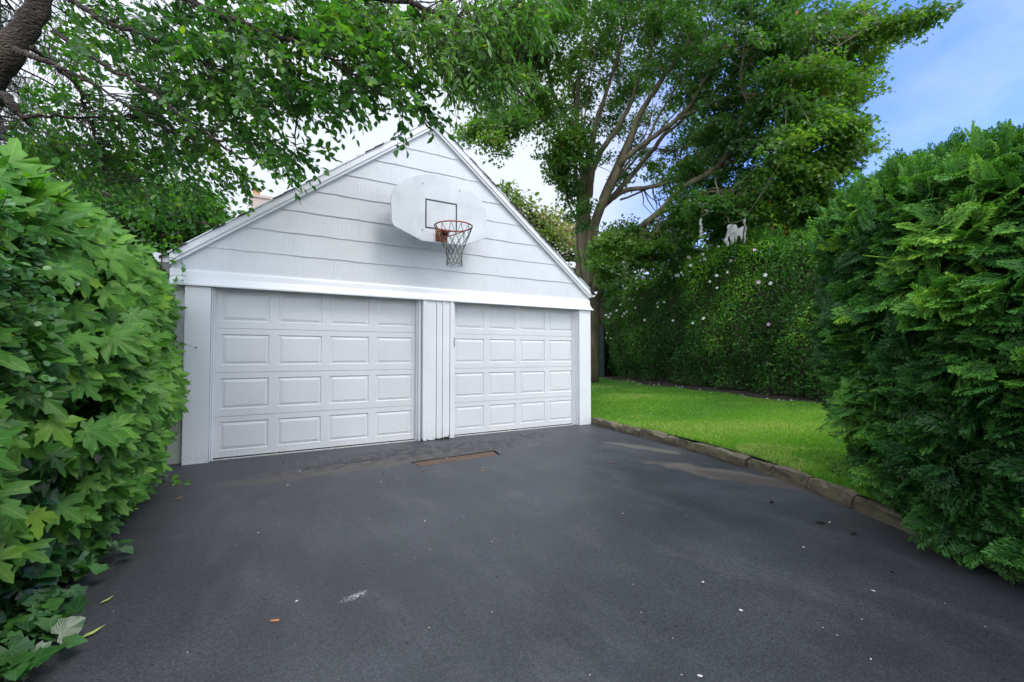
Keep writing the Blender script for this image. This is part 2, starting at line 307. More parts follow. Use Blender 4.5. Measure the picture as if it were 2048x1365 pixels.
class MB:
    def __init__(s): s.V = []; s.F = []
    def add(s, V, Fc):
        k = len(s.V); s.V += [tuple(v) for v in V]; s.F += [tuple(i+k for i in f) for f in Fc]; return s
    def box(s, x0, x1, y0, y1, z0, z1):
        return s.add([(x0,y0,z0),(x1,y0,z0),(x1,y1,z0),(x0,y1,z0),(x0,y0,z1),(x1,y0,z1),(x1,y1,z1),(x0,y1,z1)],
              [(0,3,2,1),(4,5,6,7),(0,1,5,4),(1,2,6,5),(2,3,7,6),(3,0,4,7)])
    def prism(s, poly, a, b):
        """poly of 3-d points extruded by vector from a to b (vectors added)"""
        n = len(poly); p = [tuple(np.add(q, a)) for q in poly] + [tuple(np.add(q, b)) for q in poly]
        return s.add(p, [tuple(range(n))[::-1], tuple(range(n, 2*n))] + [(i, (i+1) % n, n+(i+1) % n, n+i) for i in range(n)])
    def tube(s, pts, rad, sides=8, closed=False, cap=True):
        pts = [np.array(p, float) for p in pts]; n = len(pts)
        if not hasattr(rad, '__len__'): rad = [rad]*n
        k = len(s.V); prev = None
        for i in range(n):
            a = pts[(i-1) % n] if (closed or i > 0) else pts[0]; b_ = pts[(i+1) % n] if (closed or i < n-1) else pts[-1]
            tdir = b_-a; tdir = tdir/(np.linalg.norm(tdir)+1e-9)
            if prev is None:
                prev = np.cross(tdir, [0, 0, 1.0]);
                if np.linalg.norm(prev) < .1: prev = np.cross(tdir, [1.0, 0, 0])
            prev = prev - tdir*(prev@tdir); prev = prev/(np.linalg.norm(prev)+1e-9); q = np.cross(tdir, prev)
            for j in range(sides):
                a_ = 2*math.pi*j/sides; s.V.append(tuple(pts[i]+rad[i]*(math.cos(a_)*prev+math.sin(a_)*q)))
        m_ = n if closed else n-1
        for i in range(m_):
            for j in range(sides):
                s.F.append((k+i*sides+j, k+i*sides+(j+1) % sides, k+((i+1) % n)*sides+(j+1) % sides, k+((i+1) % n)*sides+j))
        if cap and not closed:
            s.F.append(tuple(k+j for j in range(sides))[::-1]); s.F.append(tuple(k+(n-1)*sides+j for j in range(sides)))
        return s
    def build(s, name, mat, parent=None, smooth=False, bevel=0):
        o = mesh(name, s.V, s.F, mat, parent, smooth)
        if bevel:
            b = o.modifiers.new('bevel', 'BEVEL'); b.width = bevel; b.segments = 2; b.limit_method = 'ANGLE'; b.angle_limit = math.radians(40)
        return o
def spline(pts, n=6):
    P = [np.array(p, float) for p in pts]; P = [2*P[0]-P[1]] + P + [2*P[-1]-P[-2]]; o = []
    for i in range(1, len(P)-2):
        for k in range(n):
            t = k/n; a, b, c, d = P[i-1:i+3]
            o.append(.5*((2*b)+(-a+c)*t+(2*a-5*b+4*c-d)*t*t+(-a+3*b-3*c+d)*t**3))
    o.append(P[-2]); return o
def nrm(a): return a/(np.linalg.norm(a, axis=-1, keepdims=True)+1e-9)

# leaf templates: verts (x across, y along, z normal), faces
def half_mirror(h, c, zf):
    pts = [(-x, y) for x, y in reversed(h[1:-1])]
    ring = h + pts
    V = [(c[0], c[1], 0)] + [(x, y, 0) for x, y in ring]; V = np.array(V, float)
    V[:, 2] = zf(V[:, 0], V[:, 1]); n = len(ring)
    return V, [(0, 1+i, 1+(i+1) % n) for i in range(n)]
MAPLE_H = [(0,0),(.08,-.12),(.26,-.20),(.24,-.06),(.46,-.04),(.31,.09),(.50,.17),(.58,.30),(.72,.50),(.49,.44),(.42,.56),(.26,.38),(.14,.38),(.24,.60),(.13,.66),(.12,.83),(0,1.0)]
T_MAPLE = half_mirror(MAPLE_H, (0, .22), lambda x, y: .09*np.abs(x)-.16*y*y-.08*x*x+.03*np.sin(x*11+y*5))
T_MAPLE2 = half_mirror(MAPLE_H, (0, .22), lambda x, y: -.05*np.abs(x)+.06*y-.20*y*y+.05*np.sin(x*9))
T_MAPLE_S = (np.array([(0,0,0),(.3,-.12,.04),(.32,.08,.05),(.66,.42,.03),(.22,.42,.02),(0,1,-.12),(-.22,.42,.02),(-.66,.42,.03),(-.32,.08,.05),(-.3,-.12,.04)], float), [(0,1,2,3,4,5),(0,5,6,7,8,9)])
T_OVAL = (np.array([(0,0,0),(.25,.25,.06),(.32,.5,.07),(.17,.82,.02),(0,1,-.08),(-.17,.82,.02),(-.32,.5,.07),(-.25,.25,.06)], float), [(0,1,2,3,4),(0,4,5,6,7)])
T_LANCE = (np.array([(0,0,0),(.13,.25,.04),(.15,.5,.04),(0,1,-.12),(-.15,.5,.04),(-.13,.25,.04)], float), [(0,1,2,3),(0,3,4,5)])
T_DIA = (np.array([(0,0,0),(.28,.35,.05),(.16,.7,.02),(0,1,-.05),(-.16,.7,.02),(-.28,.35,.05)], float), [(0,1,2,3),(0,3,4,5)])
T_IVY = half_mirror([(0,.05),(.20,-.12),(.44,-.06),(.40,.14),(.62,.30),(.46,.44),(.34,.60),(.16,.80),(0,.92)], (0,.25), lambda x, y: .10*np.abs(x)-.2*y*y)
T_ROUND = (np.array([(0,0,0),(.3,.15,.05),(.42,.45,.07),(.34,.78,.05),(0,.98,-.02),(-.34,.78,.05),(-.42,.45,.07),(-.3,.15,.05)], float), [(0,1,2,3,4),(0,4,5,6,7)])
def thuja_template():
    V = []; Fc = []
    def blade(p, a, l, wd, z0, z1):
        dx, dy = math.sin(a), math.cos(a); nx, ny = dy, -dx; k = len(V)
        V.extend([(p[0]-nx*wd*.35, p[1]-ny*wd*.35, z0), (p[0]+nx*wd*.35, p[1]+ny*wd*.35, z0), (p[0]+dx*l*.6+nx*wd*.5, p[1]+dy*l*.6+ny*wd*.5, (z0+z1)/2), (p[0]+dx*l, p[1]+dy*l, z1), (p[0]+dx*l*.6-nx*wd*.5, p[1]+dy*l*.6-ny*wd*.5, (z0+z1)/2)])
        Fc.append((k, k+1, k+2, k+3, k+4))
    blade((0, 0), 0, 1, .026, 0, -.16)
    for i in range(8):
        t = .08+i*.112
        for sgn in (-1, 1):
            l = (.52*(1-t)**.75+.07)*(1 if sgn > 0 else .93); a = sgn*(.80-.25*t); p = (0, t+(.03 if sgn > 0 else 0)); z = -.16*t
            blade(p, a, l, .030, z, z-.05)
            ns = 4 if l > .3 else 2 if l > .15 else 0
            for j in range(ns):
                q = (j+1)/(ns+1.2); pp = (p[0]+math.sin(a)*l*q, p[1]+math.cos(a)*l*q)
                for s2 in (-1, 1): blade(pp, a+s2*.62, l*.36*(1.15-q*.6), .027, z-.03*q, z-.04-.03*q)
    return np.array(V, float), Fc
T_THUJA = thuja_template()

def leaf_field(name, tmpl, pos, dr, nm, size, tint_, mat, parent, jitter=.10, smooth=False, width=None):
    """one merged mesh of many leaves with a 'tint' attribute and leaf UVs"""
    if isinstance(tmpl, list):
        idx = rng.integers(0, len(tmpl), len(pos)); groups = [(tmpl[i], np.where(idx == i)[0]) for i in range(len(tmpl))]
    else: groups = [(tmpl, np.arange(len(pos)))]
    o_ = np.array(origin(parent)) if parent is not None else np.zeros(3)
    AV, LI, LS, LT, UVs, TI = [], [], [], [], [], []; base = 0; lbase = 0
    dr = nrm(dr); nm = nrm(nm - dr*np.sum(nm*dr, 1, keepdims=True)); xx = np.cross(dr, nm)
    if np.ndim(size) == 0: size = np.full(len(pos), size)
    for (tv, tf), ix in groups:
        n = len(ix); 
        if n == 0: continue
        k = len(tv); sz = size[ix][:, None, None]; wd = np.ones((n, 1, 1)) if width is None else width[ix][:, None, None]
        bend = rng.normal(1, .6, (n, 1, 1))
        V = pos[ix][:, None, :] + sz*(wd*tv[None, :, 0:1]*xx[ix][:, None, :] + tv[None, :, 1:2]*dr[ix][:, None, :] + bend*tv[None, :, 2:3]*nm[ix][:, None, :])
        V = V + rng.normal(0, 1, (n, k, 3))*sz*jitter*.12
        AV.append(V.reshape(-1, 3))
        fl = np.concatenate([np.array(f) for f in tf]); ln = np.array([len(f) for f in tf])
        LI.append((fl[None, :] + (np.arange(n)*k)[:, None] + base).ravel()); base += n*k
        st = np.concatenate([[0], np.cumsum(ln)[:-1]]); tot = ln.sum()
        LS.append((st[None, :] + (np.arange(n)*tot)[:, None] + lbase).ravel()); lbase += n*tot
        LT.append(np.tile(ln, n)); UVs.append(np.tile(tv[fl][:, :2], (n, 1))); TI.append(np.repeat(tint_[ix], len(tf)))
    AV = np.concatenate(AV) - o_; LI = np.concatenate(LI); LS = np.concatenate(LS); LT = np.concatenate(LT); UVs = np.concatenate(UVs); TI = np.concatenate(TI)
    me = bpy.data.meshes.new(name); me.vertices.add(len(AV)); me.vertices.foreach_set('co', AV.astype(np.float32).ravel())
    me.loops.add(len(LI)); me.loops.foreach_set('vertex_index', LI.astype(np.int32)); me.polygons.add(len(LS))
    me.polygons.foreach_set('loop_start', LS.astype(np.int32))
    try: me.polygons.foreach_set('loop_total', LT.astype(np.int32))
    except Exception: pass
    uv = me.uv_layers.new(name='leaf'); uv.data.foreach_set('uv', UVs.astype(np.float32).ravel())
    at = me.attributes.new('tint', 'FLOAT', 'FACE'); at.data.foreach_set('value', np.clip(TI, 0, 1).astype(np.float32))
    me.materials.append(mat); me.update(calc_edges=True)
    if smooth: me.polygons.foreach_set('use_smooth', [True]*len(me.polygons))
    o = bpy.data.objects.new(name, me); COL.objects.link(o)
    if parent is not None: o.parent = parent
    return o
_K = rng.normal(0, 1, (10, 3)); _PH = rng.uniform(0, 6.28, 10)
def lump(p, f=1.0):
    return np.sum(np.sin(np.asarray(p) @ (_K.T*f) + _PH), -1)/math.sqrt(5)

# ---------------------------------------------------------------- ground
kerb_line = np.array([(5.80, .0), (5.52, -1.74), (5.33, -2.86), (5.13, -3.61), (4.84, -4.28), (4.44, -5.05), (4.24, -5.43), (4.02, -5.90), (3.55, -7.1), (3.1, -8.6), (2.8, -11)])
def kerb_x(y): return np.interp(-np.asarray(y, float), -kerb_line[:, 1], kerb_line[:, 0])
def lawn_z(x, y):
    x = np.asarray(x, float); y = np.asarray(y, float)
    return .115 + .030*np.clip(x-kerb_x(np.minimum(y, 0)), 0, 9) + .012*np.clip(y, 0, 12) + .012*lump(np.stack([x, y, 0*x], -1), .9)
g = MB().add([(-150,-150,-.03),(150,-150,-.03),(150,150,-.03),(-150,150,-.03)], [(0,1,2,3)]).build('ground', M['mould']); tag(g, kind='structure')
hole = [(2.01,-1.29),(3.19,-1.21),(3.13,-1.49),(2.05,-1.57)]
o4 = [(-2.5,1.0),(5.95,1.0),(5.95,-14),(-2.5,-14)]
V = [(x,y,0) for x,y in o4] + [(x,y,0) for x,y in hole] + [(x,y,-.016) for x,y in hole]
Fc = [(0,4,5,1)[::1],(1,5,6,2),(2,6,7,3),(3,7,4,0)] + [(4,8,9,5),(5,9,10,6),(6,10,11,7),(7,11,8,4)]
dw = mesh('driveway', V, [f[::-1] if i < 4 else f for i, f in enumerate(Fc)], M['asphalt']); tag(dw, kind='structure')
for p in dw.data.polygons: pass
bm = bmesh.new(); bm.from_mesh(dw.data); bmesh.ops.recalc_face_normals(bm, faces=bm.faces)
if sum(f.normal.z for f in bm.faces) < 0: bmesh.ops.reverse_faces(bm, faces=bm.faces)
bm.to_mesh(dw.data); bm.free()
# drain plate
dp = thing('drain_cover', 'rusty brown drain plate sunk in the asphalt in front of the post between the doors', 'drain cover', (2.6,-1.4,-.02))
MB().prism([(x,y,0) for x,y in [(2.04,-1.31),(3.15,-1.24),(3.10,-1.475),(2.075,-1.55)]], (0,0,-.022), (0,0,-.007)).build('plate', M['rust'], dp)
f_ = MB(); rp = [(2.015,-1.295),(3.183,-1.217),(3.125,-1.487),(2.053,-1.567)]
for i in range(4):
    a = rp[i]; b_ = rp[(i+1) % 4]; f_.tube([(a[0],a[1],-.005),(b_[0],b_[1],-.005)], .007, 6)
f_.build('rim', M['seal'], dp)
# lawn
gy = np.concatenate([np.arange(-13, -.06, .25), [-.06], np.arange(.1, 26, .5)]); gx = np.linspace(0, 1, 60)
V = []; Fc = []
for y in gy:
    x0 = (kerb_x(y) + .085) if y < -.05 else 5.79
    for t_ in gx:
        x = x0 + (26-x0)*t_**1.5; V.append((x, y, float(lawn_z(x, y))))
nx = len(gx)
for j in range(len(gy)-1):
    for i in range(nx-1): Fc.append((j*nx+i, j*nx+i+1, (j+1)*nx+i+1, (j+1)*nx+i))
tag(mesh('lawn', V, Fc, M['lawn'], smooth=True), kind='structure')
# grass blades
HB = np.array([(10.0,-4.5),(10.6,-2.2),(11.3,1.0),(12.0,4.4),(12.5,7.6),(12.2,9.6),(11.3,12)])       # foot of the far hedge
def hb_x(y): return np.interp(y, HB[:, 1], HB[:, 0])
def in_lawn(p):
    x, y = p[:, 0], p[:, 1]
    return (x > np.where(y < 0, kerb_x(y)+.10, 5.9)) & (x < hb_x(y)-.55+.12*np.sin(y*3)) & ~(((x-5.5)*.85+(y+5.5)*.0)**2 + (y+5.9)**2 < 1.5)
pn = []
for (n, y0, y1, x1) in ((150000, -5.2, -1.5, 8.6), (110000, -5, 3, 11), (90000, -3, 10, 13)):
    q = np.stack([rng.uniform(4.4, x1, n), rng.uniform(y0, y1, n)], -1); pn.append(q[in_lawn(q)])
pn = np.concatenate(pn); n = len(pn)
gp = np.concatenate([pn, lawn_z(pn[:, 0], pn[:, 1])[:, None]-.004], 1)
patch = lump(gp*[1, 1, 0], 1.4); dry = lump(gp*[1, 1, 0]+40, 2.6)
gt = .42 + .16*patch + rng.normal(0, .17, n) + np.where((dry > 1.1), .42, 0)*rng.uniform(.2, 1, n) + .10*np.clip(1.2-(gp[:, 0]-kerb_x(np.minimum(gp[:, 1], 0))), 0, 1)
gd = np.stack([rng.normal(0, .45, n), rng.normal(0, .45, n), np.ones(n)], -1)
gn = np.stack([rng.normal(0, 1, n), rng.normal(0, 1, n), rng.normal(0, .2, n)], -1)
T_BL = (np.array([(-.09,0,0),(.09,0,0),(.05,.6,.05),(0,1,.2)], float), [(0,1,2,3)])
gr = leaf_field('grass', T_BL, gp, gd, gn, rng.uniform(.028, .058, n)*(1+.18*patch), gt, M['grass'], None)
tag(gr, 'short bright green lawn grass between the kerb and the far hedge', 'grass', kind='stuff')
# soil beds
V = []; Fc = []
ys = np.linspace(-6, 14, 60)
for y in ys:
    for dx in (-.62+.10*math.sin(y*3.1), -.2, .5, 2.5): x = hb_x(y)+dx; V.append((x, y, float(lawn_z(x, y))+.012))
for j in range(len(ys)-1):
    for i in range(3): Fc.append((j*4+i, j*4+i+1, (j+1)*4+i+1, (j+1)*4+i))
tag(mesh('soil_bed', V, Fc, M['mould'], smooth=True), kind='structure')
V = [(5.55, -5.7, .16)] ; n_ = 40
for i in range(n_):
    a = 2*math.pi*i/n_; r_ = 1.25+.10*math.sin(a*5)+.06*math.sin(a*9+1); x, y = 5.75+r_*math.cos(a)*.9, -5.7+r_*math.sin(a)*1.35
    x = max(x, float(kerb_x(y))+.13); V.append((x, y, float(lawn_z(x, y))+.02))
tag(mesh('soil_bed', V, [(0, 1+i, 1+(i+1) % n_) for i in range(n_)], M['mould']), kind='structure')

# ---------------------------------------------------------------- kerb of stone blocks
kb = thing('stone_kerb', 'low mossy kerb of rough stone blocks along the lawn edge of the driveway', 'kerb', (5.5, -2, 0))
seg = np.diff(kerb_line, axis=0); sl = np.linalg.norm(seg, axis=1); cum = np.concatenate([[0], np.cumsum(sl)])
def kpt(s_):
    return np.array([np.interp(s_, cum, kerb_line[:, 0]), np.interp(s_, cum, kerb_line[:, 1])])
s_ = .02
while s_ < cum[-1]-.6:
    ln = random.uniform(.34, .62); a = kpt(s_+.005); b_ = kpt(s_+ln-.005); d = (b_-a)/np.linalg.norm(b_-a); nn = np.array([-d[1], d[0]])   # towards lawn (+x)
    if nn[0] < 0: nn = -nn
    nd, nw, nh = 8, 4, 4; V = []; Fc = []; h = .112+random.uniform(-.014, .012); wd = .12+random.uniform(-.01, .012); off = random.uniform(-.01, .01)
    seed = random.uniform(0, 100)
    ring = [(0, -.05), (0, h*.35), (.003, h*.7), (.014, h*.95), (.035, h), (wd*.6, h*1.0), (wd, h*.97), (wd+.004, -.05)]
    for i in range(nd+1):
        t_ = i/nd; p = a+(b_-a)*t_; e = .008*(1 if i in (0, nd) else 0)
        for (w_, z_) in ring:
            P_ = np.array([p[0], p[1], 0.]); j_ = .016*lump(np.array([t_*3+seed, w_*25, z_*25]), 1)+.004*random.uniform(-1, 1)
            q = p + nn*(w_+off+(j_ if z_ > 0 else 0)+(e if w_ < .03 else 0)); V.append((q[0], q[1], z_+(j_*.7-e*1.5 if z_ > 0 else 0)))
    m_ = len(ring)
    for i in range(nd):
        for j in range(m_-1): Fc.append((i*m_+j, i*m_+j+1, (i+1)*m_+j+1, (i+1)*m_+j))
    Fc += [tuple(range(m_))[::-1], tuple(nd*m_+j for j in range(m_))]
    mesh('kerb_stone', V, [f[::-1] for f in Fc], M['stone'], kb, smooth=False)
    s_ += ln

# ---------------------------------------------------------------- garage
ga = thing('garage', 'white shake sided garage with a steep gable roof and two panelled doors', 'garage', (2.66, 3, 0))
XL, XR, PX, PZ, EZ = -.435, 5.755, 2.72, 4.80, 2.42
def roofz(x): return PZ-(PX-x)*(PZ-EZ)/(PX-XL) if x < PX else PZ-(x-PX)*(PZ-EZ)/(XR-PX)
wl = MB()
wl.box(XL, XL+.1, .0, 6.4, -.02, EZ-.05); wl.box(XR-.1, XR, .0, 6.4, -.02, EZ-.05)
wl.prism([(XL,6.3,-.02),(XR,6.3,-.02),(XR,6.3,EZ-.03),(PX,6.3,PZ-.05),(XL,6.3,EZ-.03)], (0,0,0), (0,.1,0))
wl.box(XL+.1, -.05, .0, .08, -.02, 2.2)
wl.prism([(XL+.02,0,2.1),(XR-.02,0,2.1),(XR-.02,0,EZ-.04),(PX,0,PZ-.06),(XL+.02,0,EZ-.04)], (0,-.062,0), (0,.05,0))
wl.build('wall', M['siding'], ga)
# shake courses
zs = [2.255, 2.545, 2.838, 3.130, 3.428, 3.727, 4.02, 4.30, 4.60, 4.9]
cm = MB(); YB = -.080
for ci in range(len(zs)-1):
    def zedge(x, c_):
        if c_ == 0: return zs[0]
        return zs[c_] + .0028*math.sin(x*8.5+c_*2.3)+.0018*math.sin(x*19+c_*5)+.0012*math.sin(x*41+c_)
    x = XL+.01-random.uniform(0, .3)
    while x < XR-.005:                                  # one shake after another, each a hair in or out
        wd_ = random.uniform(.22, .46); xa, xb = max(x, XL+.01), min(x+wd_-.0012, XR-.005); x += wd_
        if xb-xa < .01: continue
        oy, oz = random.uniform(-.0012, .0012), random.uniform(-.0012, .0012); n_ = max(2, int((xb-xa)/.03)+1); xx_ = np.linspace(xa, xb, n_); V = []
        for q in xx_:
            b_ = zedge(q, ci)+oz*(ci > 0); t_ = min(zedge(q, ci+1)+.02 if ci+1 < len(zs)-1 else 9, roofz(q)-.015); t_ = max(t_, b_)
            V += [(q, YB+oy, b_), (q, YB+oy+.010*(t_-b_)/.31, t_), (q, -.064, b_)]
        Fc = []
        for k in range(n_-1):
            if V[3*k+1][2]-V[3*k][2] < .003 and V[3*k+4][2]-V[3*k+3][2] < .003: continue
            Fc += [(3*k, 3*k+3, 3*k+4, 3*k+1), (3*k, 3*k+2, 3*k+5, 3*k+3)]
        if Fc: cm.add(V, Fc)
cm.build('siding', M['siding'], ga)
# butt joints of the shakes: thin raised slivers
# rake boards, gable trim
def rake(side):
    d = .135; rb = MB()
    for (dz0, dz1, y0, y1) in ((.008, -.082, -.135, -.06), (-.082, -.125, -.118, -.06)):
        if side < 0: pts = [(XL-.005, 0, roofz(XL)+dz0), (PX, 0, PZ+dz0), (PX, 0, PZ+dz1), (XL-.005, 0, roofz(XL)+dz1)]
        else: pts = [(PX, 0, PZ+dz0), (XR+.005, 0, roofz(XR)+dz0), (XR+.005, 0, roofz(XR)+dz1), (PX, 0, PZ+dz1)]
        rb.prism(pts, (0, y0, 0), (0, y1, 0))
    # thin drip moulding along the top
    a = (XL-.02, -.142, roofz(XL)+.006) if side < 0 else (XR+.02, -.142, roofz(XR)+.006); b_ = (PX, -.142, PZ+.016)
    rb.tube([a, b_], .009, 6)
    return rb.build('rake_board', M['trim'], ga)
rake(-1); rake(1)
# roof
rf = MB()
for side in (-1, 1):
    xe = XL-.10 if side < 0 else XR+.10; sx = (PZ-EZ)/((PX-XL) if side < 0 else (XR-PX)); ze = PZ-abs(PX-xe)*sx
    n_ = 26
    for i in range(n_):                      # shingle courses stepping up the slope
        t0, t1 = i/n_, min(1, (i+1.05)/n_); x0, x1 = xe+(PX-xe)*t0, xe+(PX-xe)*t1; z0, z1 = ze+(PZ-ze)*t0+.020, ze+(PZ-ze)*t1+.020
        j = random.uniform(-.012, .012)
        rf.prism([(x0,0,z0+.014),(x1,0,z1+.004),(x1,0,z1-.012),(x0,0,z0-.008)], (0,-.150+j,0), (0,6.6,0))
rf.build('roof', M['shingle'], ga)
MB().tube([(PX, -.14, PZ+.026), (PX, 6.5, PZ+.026)], .028, 8).build('ridge_cap', M['shingle'], ga)
# header with flared lower edge
hd = MB(); hp = [(-.066,2.262),(-.098,2.258),(-.106,2.235),(-.112,2.17),(-.142,2.105),(-.165,2.085),(-.165,2.068),(-.10,2.068),(-.066,2.09)]
ext = [0,0,0,0,.018,.04,.045,.03,0]
n_ = len(hp); V = [(XL-e*.15, y, z) for (y, z), e in zip(hp, ext)] + [(XR+e, y, z) for (y, z), e in zip(hp, ext)]
hd.add(V, [tuple(range(n_)), tuple(range(2*n_-1, n_-1, -1))] + [(i, n_+i, n_+(i+1) % n_, (i+1) % n_) for i in range(n_)])
hd.build('header_board', M['trim'], ga)
for x in (1.05, 3.42):                          # butt seams of the header
    pass
# posts
def post(name, boxes, m=None, jag=False):
    b = MB()
    for bx in boxes: b.box(*bx)
    return b.build(name, m or M['post'], ga, bevel=.004)
post('corner_post', [(-.29,-.035,-.125,-.02,-.005,2.075)])
post('corner_post', [(5.50,5.758,-.125,-.001,-.005,2.075)])
post('door_jamb', [(-.032,-.016,-.095,.02,0,2.07), (-.014,.004,-.055,.02,0,2.07)])
post('door_jamb', [(2.500,2.520,-.05,.02,0,2.07), (2.522,2.560,-.09,.02,.0,2.07)])
post('door_jamb', [(3.055,3.085,-.112,.02,-.002,2.07)])
post('door_jamb', [(5.475,5.495,-.08,.02,0,2.07), (5.448,5.472,-.045,.02,0,2.07), (5.425,5.446,-.02,.02,0,2.07)])
cp = MB()
def ragged(x0, x1, y0, y1, zb, zt):
    n_ = max(3, int((x1-x0)/.012)); V = []; Fc = []
    for i in range(n_+1):
        x = x0+(x1-x0)*i/n_; z = zb+random.uniform(0, .012)+(.03 if (i in (0, n_) and random.random() < .6) else 0)
        V += [(x,y0,z),(x,y0,zt),(x,y1,z),(x,y1,zt)]
    for i in range(n_):
        a = 4*i; b_ = a+4; Fc += [(a,b_,b_+1,a+1),(a+2,a+3,b_+3,b_+2),(a,a+2,b_+2,b_)]
    Fc += [(0,1,3,2),(4*n_,4*n_+2,4*n_+3,4*n_+1)]
    cp.add(V, Fc)
ragged(2.570, 2.628, -.150, -.02, -.004, 2.072)
ragged(2.634, 2.775, -.138, -.02, .004, 2.072)
ragged(2.781, 2.806, -.150, -.02, .012, 2.072)
ragged(2.810, 2.872, -.138, -.02, .010, 2.072)
ragged(2.877, 2.897, -.150, -.02, .012, 2.072)
ragged(2.901, 2.990, -.138, -.02, .030, 2.072)
ragged(2.996, 3.050, -.150, -.02, .0, 2.072)
cp.box(2.56, 3.055, -.019, .03, 0, 2.072)
cp.build('center_post', M['post'], ga)
# doors
def door(x0, wid, pw, m0, step):
    rootd = MB(); rootd.box(x0, x0+wid, .022, .05, .02, 2.14)
    dr = rootd.build('garage_door', M['door'], ga)
    zl = [(.022, .511), (.515, 1.044), (1.048, 1.584), (1.588, 2.12)]
    for (z0, z1) in zl:
        b = MB(); h = z1-z0; pz0, pz1 = z0+h*.165, z0+h*.868
        xl = [x0+.003]; 
        for i in range(4): xl += [x0+m0+i*step, x0+m0+i*step+pw]
        xl.append(x0+wid-.003)
        def q(a0, a1, c0, c1, y=0): b.add([(a0,y,c0),(a1,y,c0),(a1,y,c1),(a0,y,c1)], [(0,1,2,3)])
        q(xl[0], xl[-1], z0, pz0); q(xl[0], xl[-1], pz1, z1)
        for i in range(0, 10, 2): q(xl[i], xl[i+1], pz0, pz1)
        for i in range(1, 9, 2):
            X0, X1 = xl[i], xl[i+1]; rings = []
            for ins, y in ((0, 0), (.007, .011), (.014, .0115), (.050, .001), (.054, .0035), (.058, .0025)):
                rings.append([(X0+ins,y,pz0+ins),(X1-ins,y,pz0+ins),(X1-ins,y,pz1-ins),(X0+ins,y,pz1-ins)])
            V = sum(rings, []); Fc = []
            for r in range(len(rings)-1):
                for j in range(4): Fc.append((r*4+j, r*4+(j+1) % 4, (r+1)*4+(j+1) % 4, (r+1)*4+j))
            k = (len(rings)-1)*4; Fc.append((k,k+1,k+2,k+3)); b.add(V, Fc)
        # returns at the section joints
        b.add([(xl[0],0,z0),(xl[-1],0,z0),(xl[-1],.02,z0-.0),(xl[0],.02,z0)], [(0,3,2,1)]); b.add([(xl[0],0,z1),(xl[-1],0,z1),(xl[-1],.02,z1),(xl[0],.02,z1)], [(0,1,2,3)])
        b.build('door_section', M['door'], dr)
    s = MB(); xs = np.linspace(x0+.01, x0+wid-.01, 120); V = []; Fc = []
    for x in xs: V += [(x, .004, .024+random.uniform(0, .007)), (x, .002, .006)]
    for i in range(len(xs)-1): Fc.append((2*i+1, 2*i+3, 2*i+2, 2*i))
    s.add(V, Fc); s.box(x0, x0+wid, .004, .03, .002, .022); s.build('bottom_seal', M['seal'], dr)
    return dr
door(0, 2.500, .515, .070, .6200); door(3.087, 2.388, .500, .052, .594)
MB().box(.0, 2.50, -.055, -.012, .0, .009).build('sill', M['sill'], ga); MB().box(3.09, 5.42, -.055, -.012, .0, .009).build('sill', M['sill'], ga)
lp = MB().box(3.062, 3.079, -.124, -.1125, 1.385, 1.525)
lp.box(3.066, 3.075, -.130, -.124, 1.40, 1.42); lp.build('latch_plate', M['metal_grey'], ga)
# gutters
def gutter(x0, x1):
    gm = MB(); s = 1 if x1 > x0 else -1; z = 2.425
    prof = [(x0,z-.02),(x0,z-.105),(x0+s*.10,z-.105),(x0+s*.125,z-.07),(x1,z-.01),(x1,z+.005)]
    gm.prism([(x,0,zz) for x, zz in prof], (0,-.10,0), (0,6.5,0)); return gm.build('gutter', M['trim'], ga)
gutter(XL-.012, XL-.17); gutter(XR+.012, XR+.19)
# porch-side vent nail head on siding omitted

# ---------------------------------------------------------------- basketball hoop
hp_ = thing('basketball_hoop', 'white fan-shaped backboard with a red rim and worn net on the garage gable', 'basketball hoop', (2.735,-.42,3.0))
def board_outline(n=40):
    cx = 2.735; P_ = [(cx-.29,2.865),(cx+.33,2.875),(cx+.66,3.005),(cx+.705,3.05)]
    for i in range(n+1):
        a = -.12+ (math.pi+.24)*i/n; x = cx+.733*math.cos(a); z = 3.36 + (.49*math.sin(a) if math.sin(a) > 0 else .9*math.sin(a)); P_.append((x, z))
    P_ += [(cx-.715,3.06),(cx-.68,3.015)]
    return P_
ol = board_outline(); yb = -.43
bd = MB().prism([(x,0,z) for x, z in ol], (0,yb,0), (0,yb+.035,0)).build('backboard', M['board'], hp_, bevel=.004)
sq = MB(); X0, X1, Z0, Z1, lw = 2.490, 2.975, 3.055, 3.475, .019
for bx in ((X0,X1,Z1-lw,Z1),(X0,X1,Z0,Z0+lw),(X0,X0+lw,Z0+lw,Z1-lw),(X1-lw,X1,Z0+lw,Z1-lw)): sq.box(bx[0],bx[1],yb-.003,yb-.0005,bx[2],bx[3])
sq.build('target_square', M['black'], bd)
dc = MB()
for i in range(5): dc.box(2.43+.012*i, 2.60, yb-.0025, yb-.0005, 2.905+.026*i, 2.917+.026*i)
dc.build('faded_decal', M['trim'], bd)
for x in (2.45, 3.02):
    for z in (3.02, 3.68): MB().tube([(x, yb-.001, z), (x, yb-.007, z)], .011, 8).build('bolt', M['metal_grey'], bd)
br = MB()
for x in (2.45, 3.02):
    br.tube([(x,-.40,3.70),(x,-.09,3.42)], .018, 6); br.tube([(x,-.40,3.0),(x,-.09,3.0)], .018, 6); br.tube([(x,-.40,3.7),(x,-.40,2.98)], .018, 6)
br.tube([(2.45,-.40,3.35),(3.02,-.40,3.35)], .018, 6); br.build('mounting_bracket', M['metal_grey'], hp_)
RC = np.array([2.745,-.845,3.01]); RR = .255
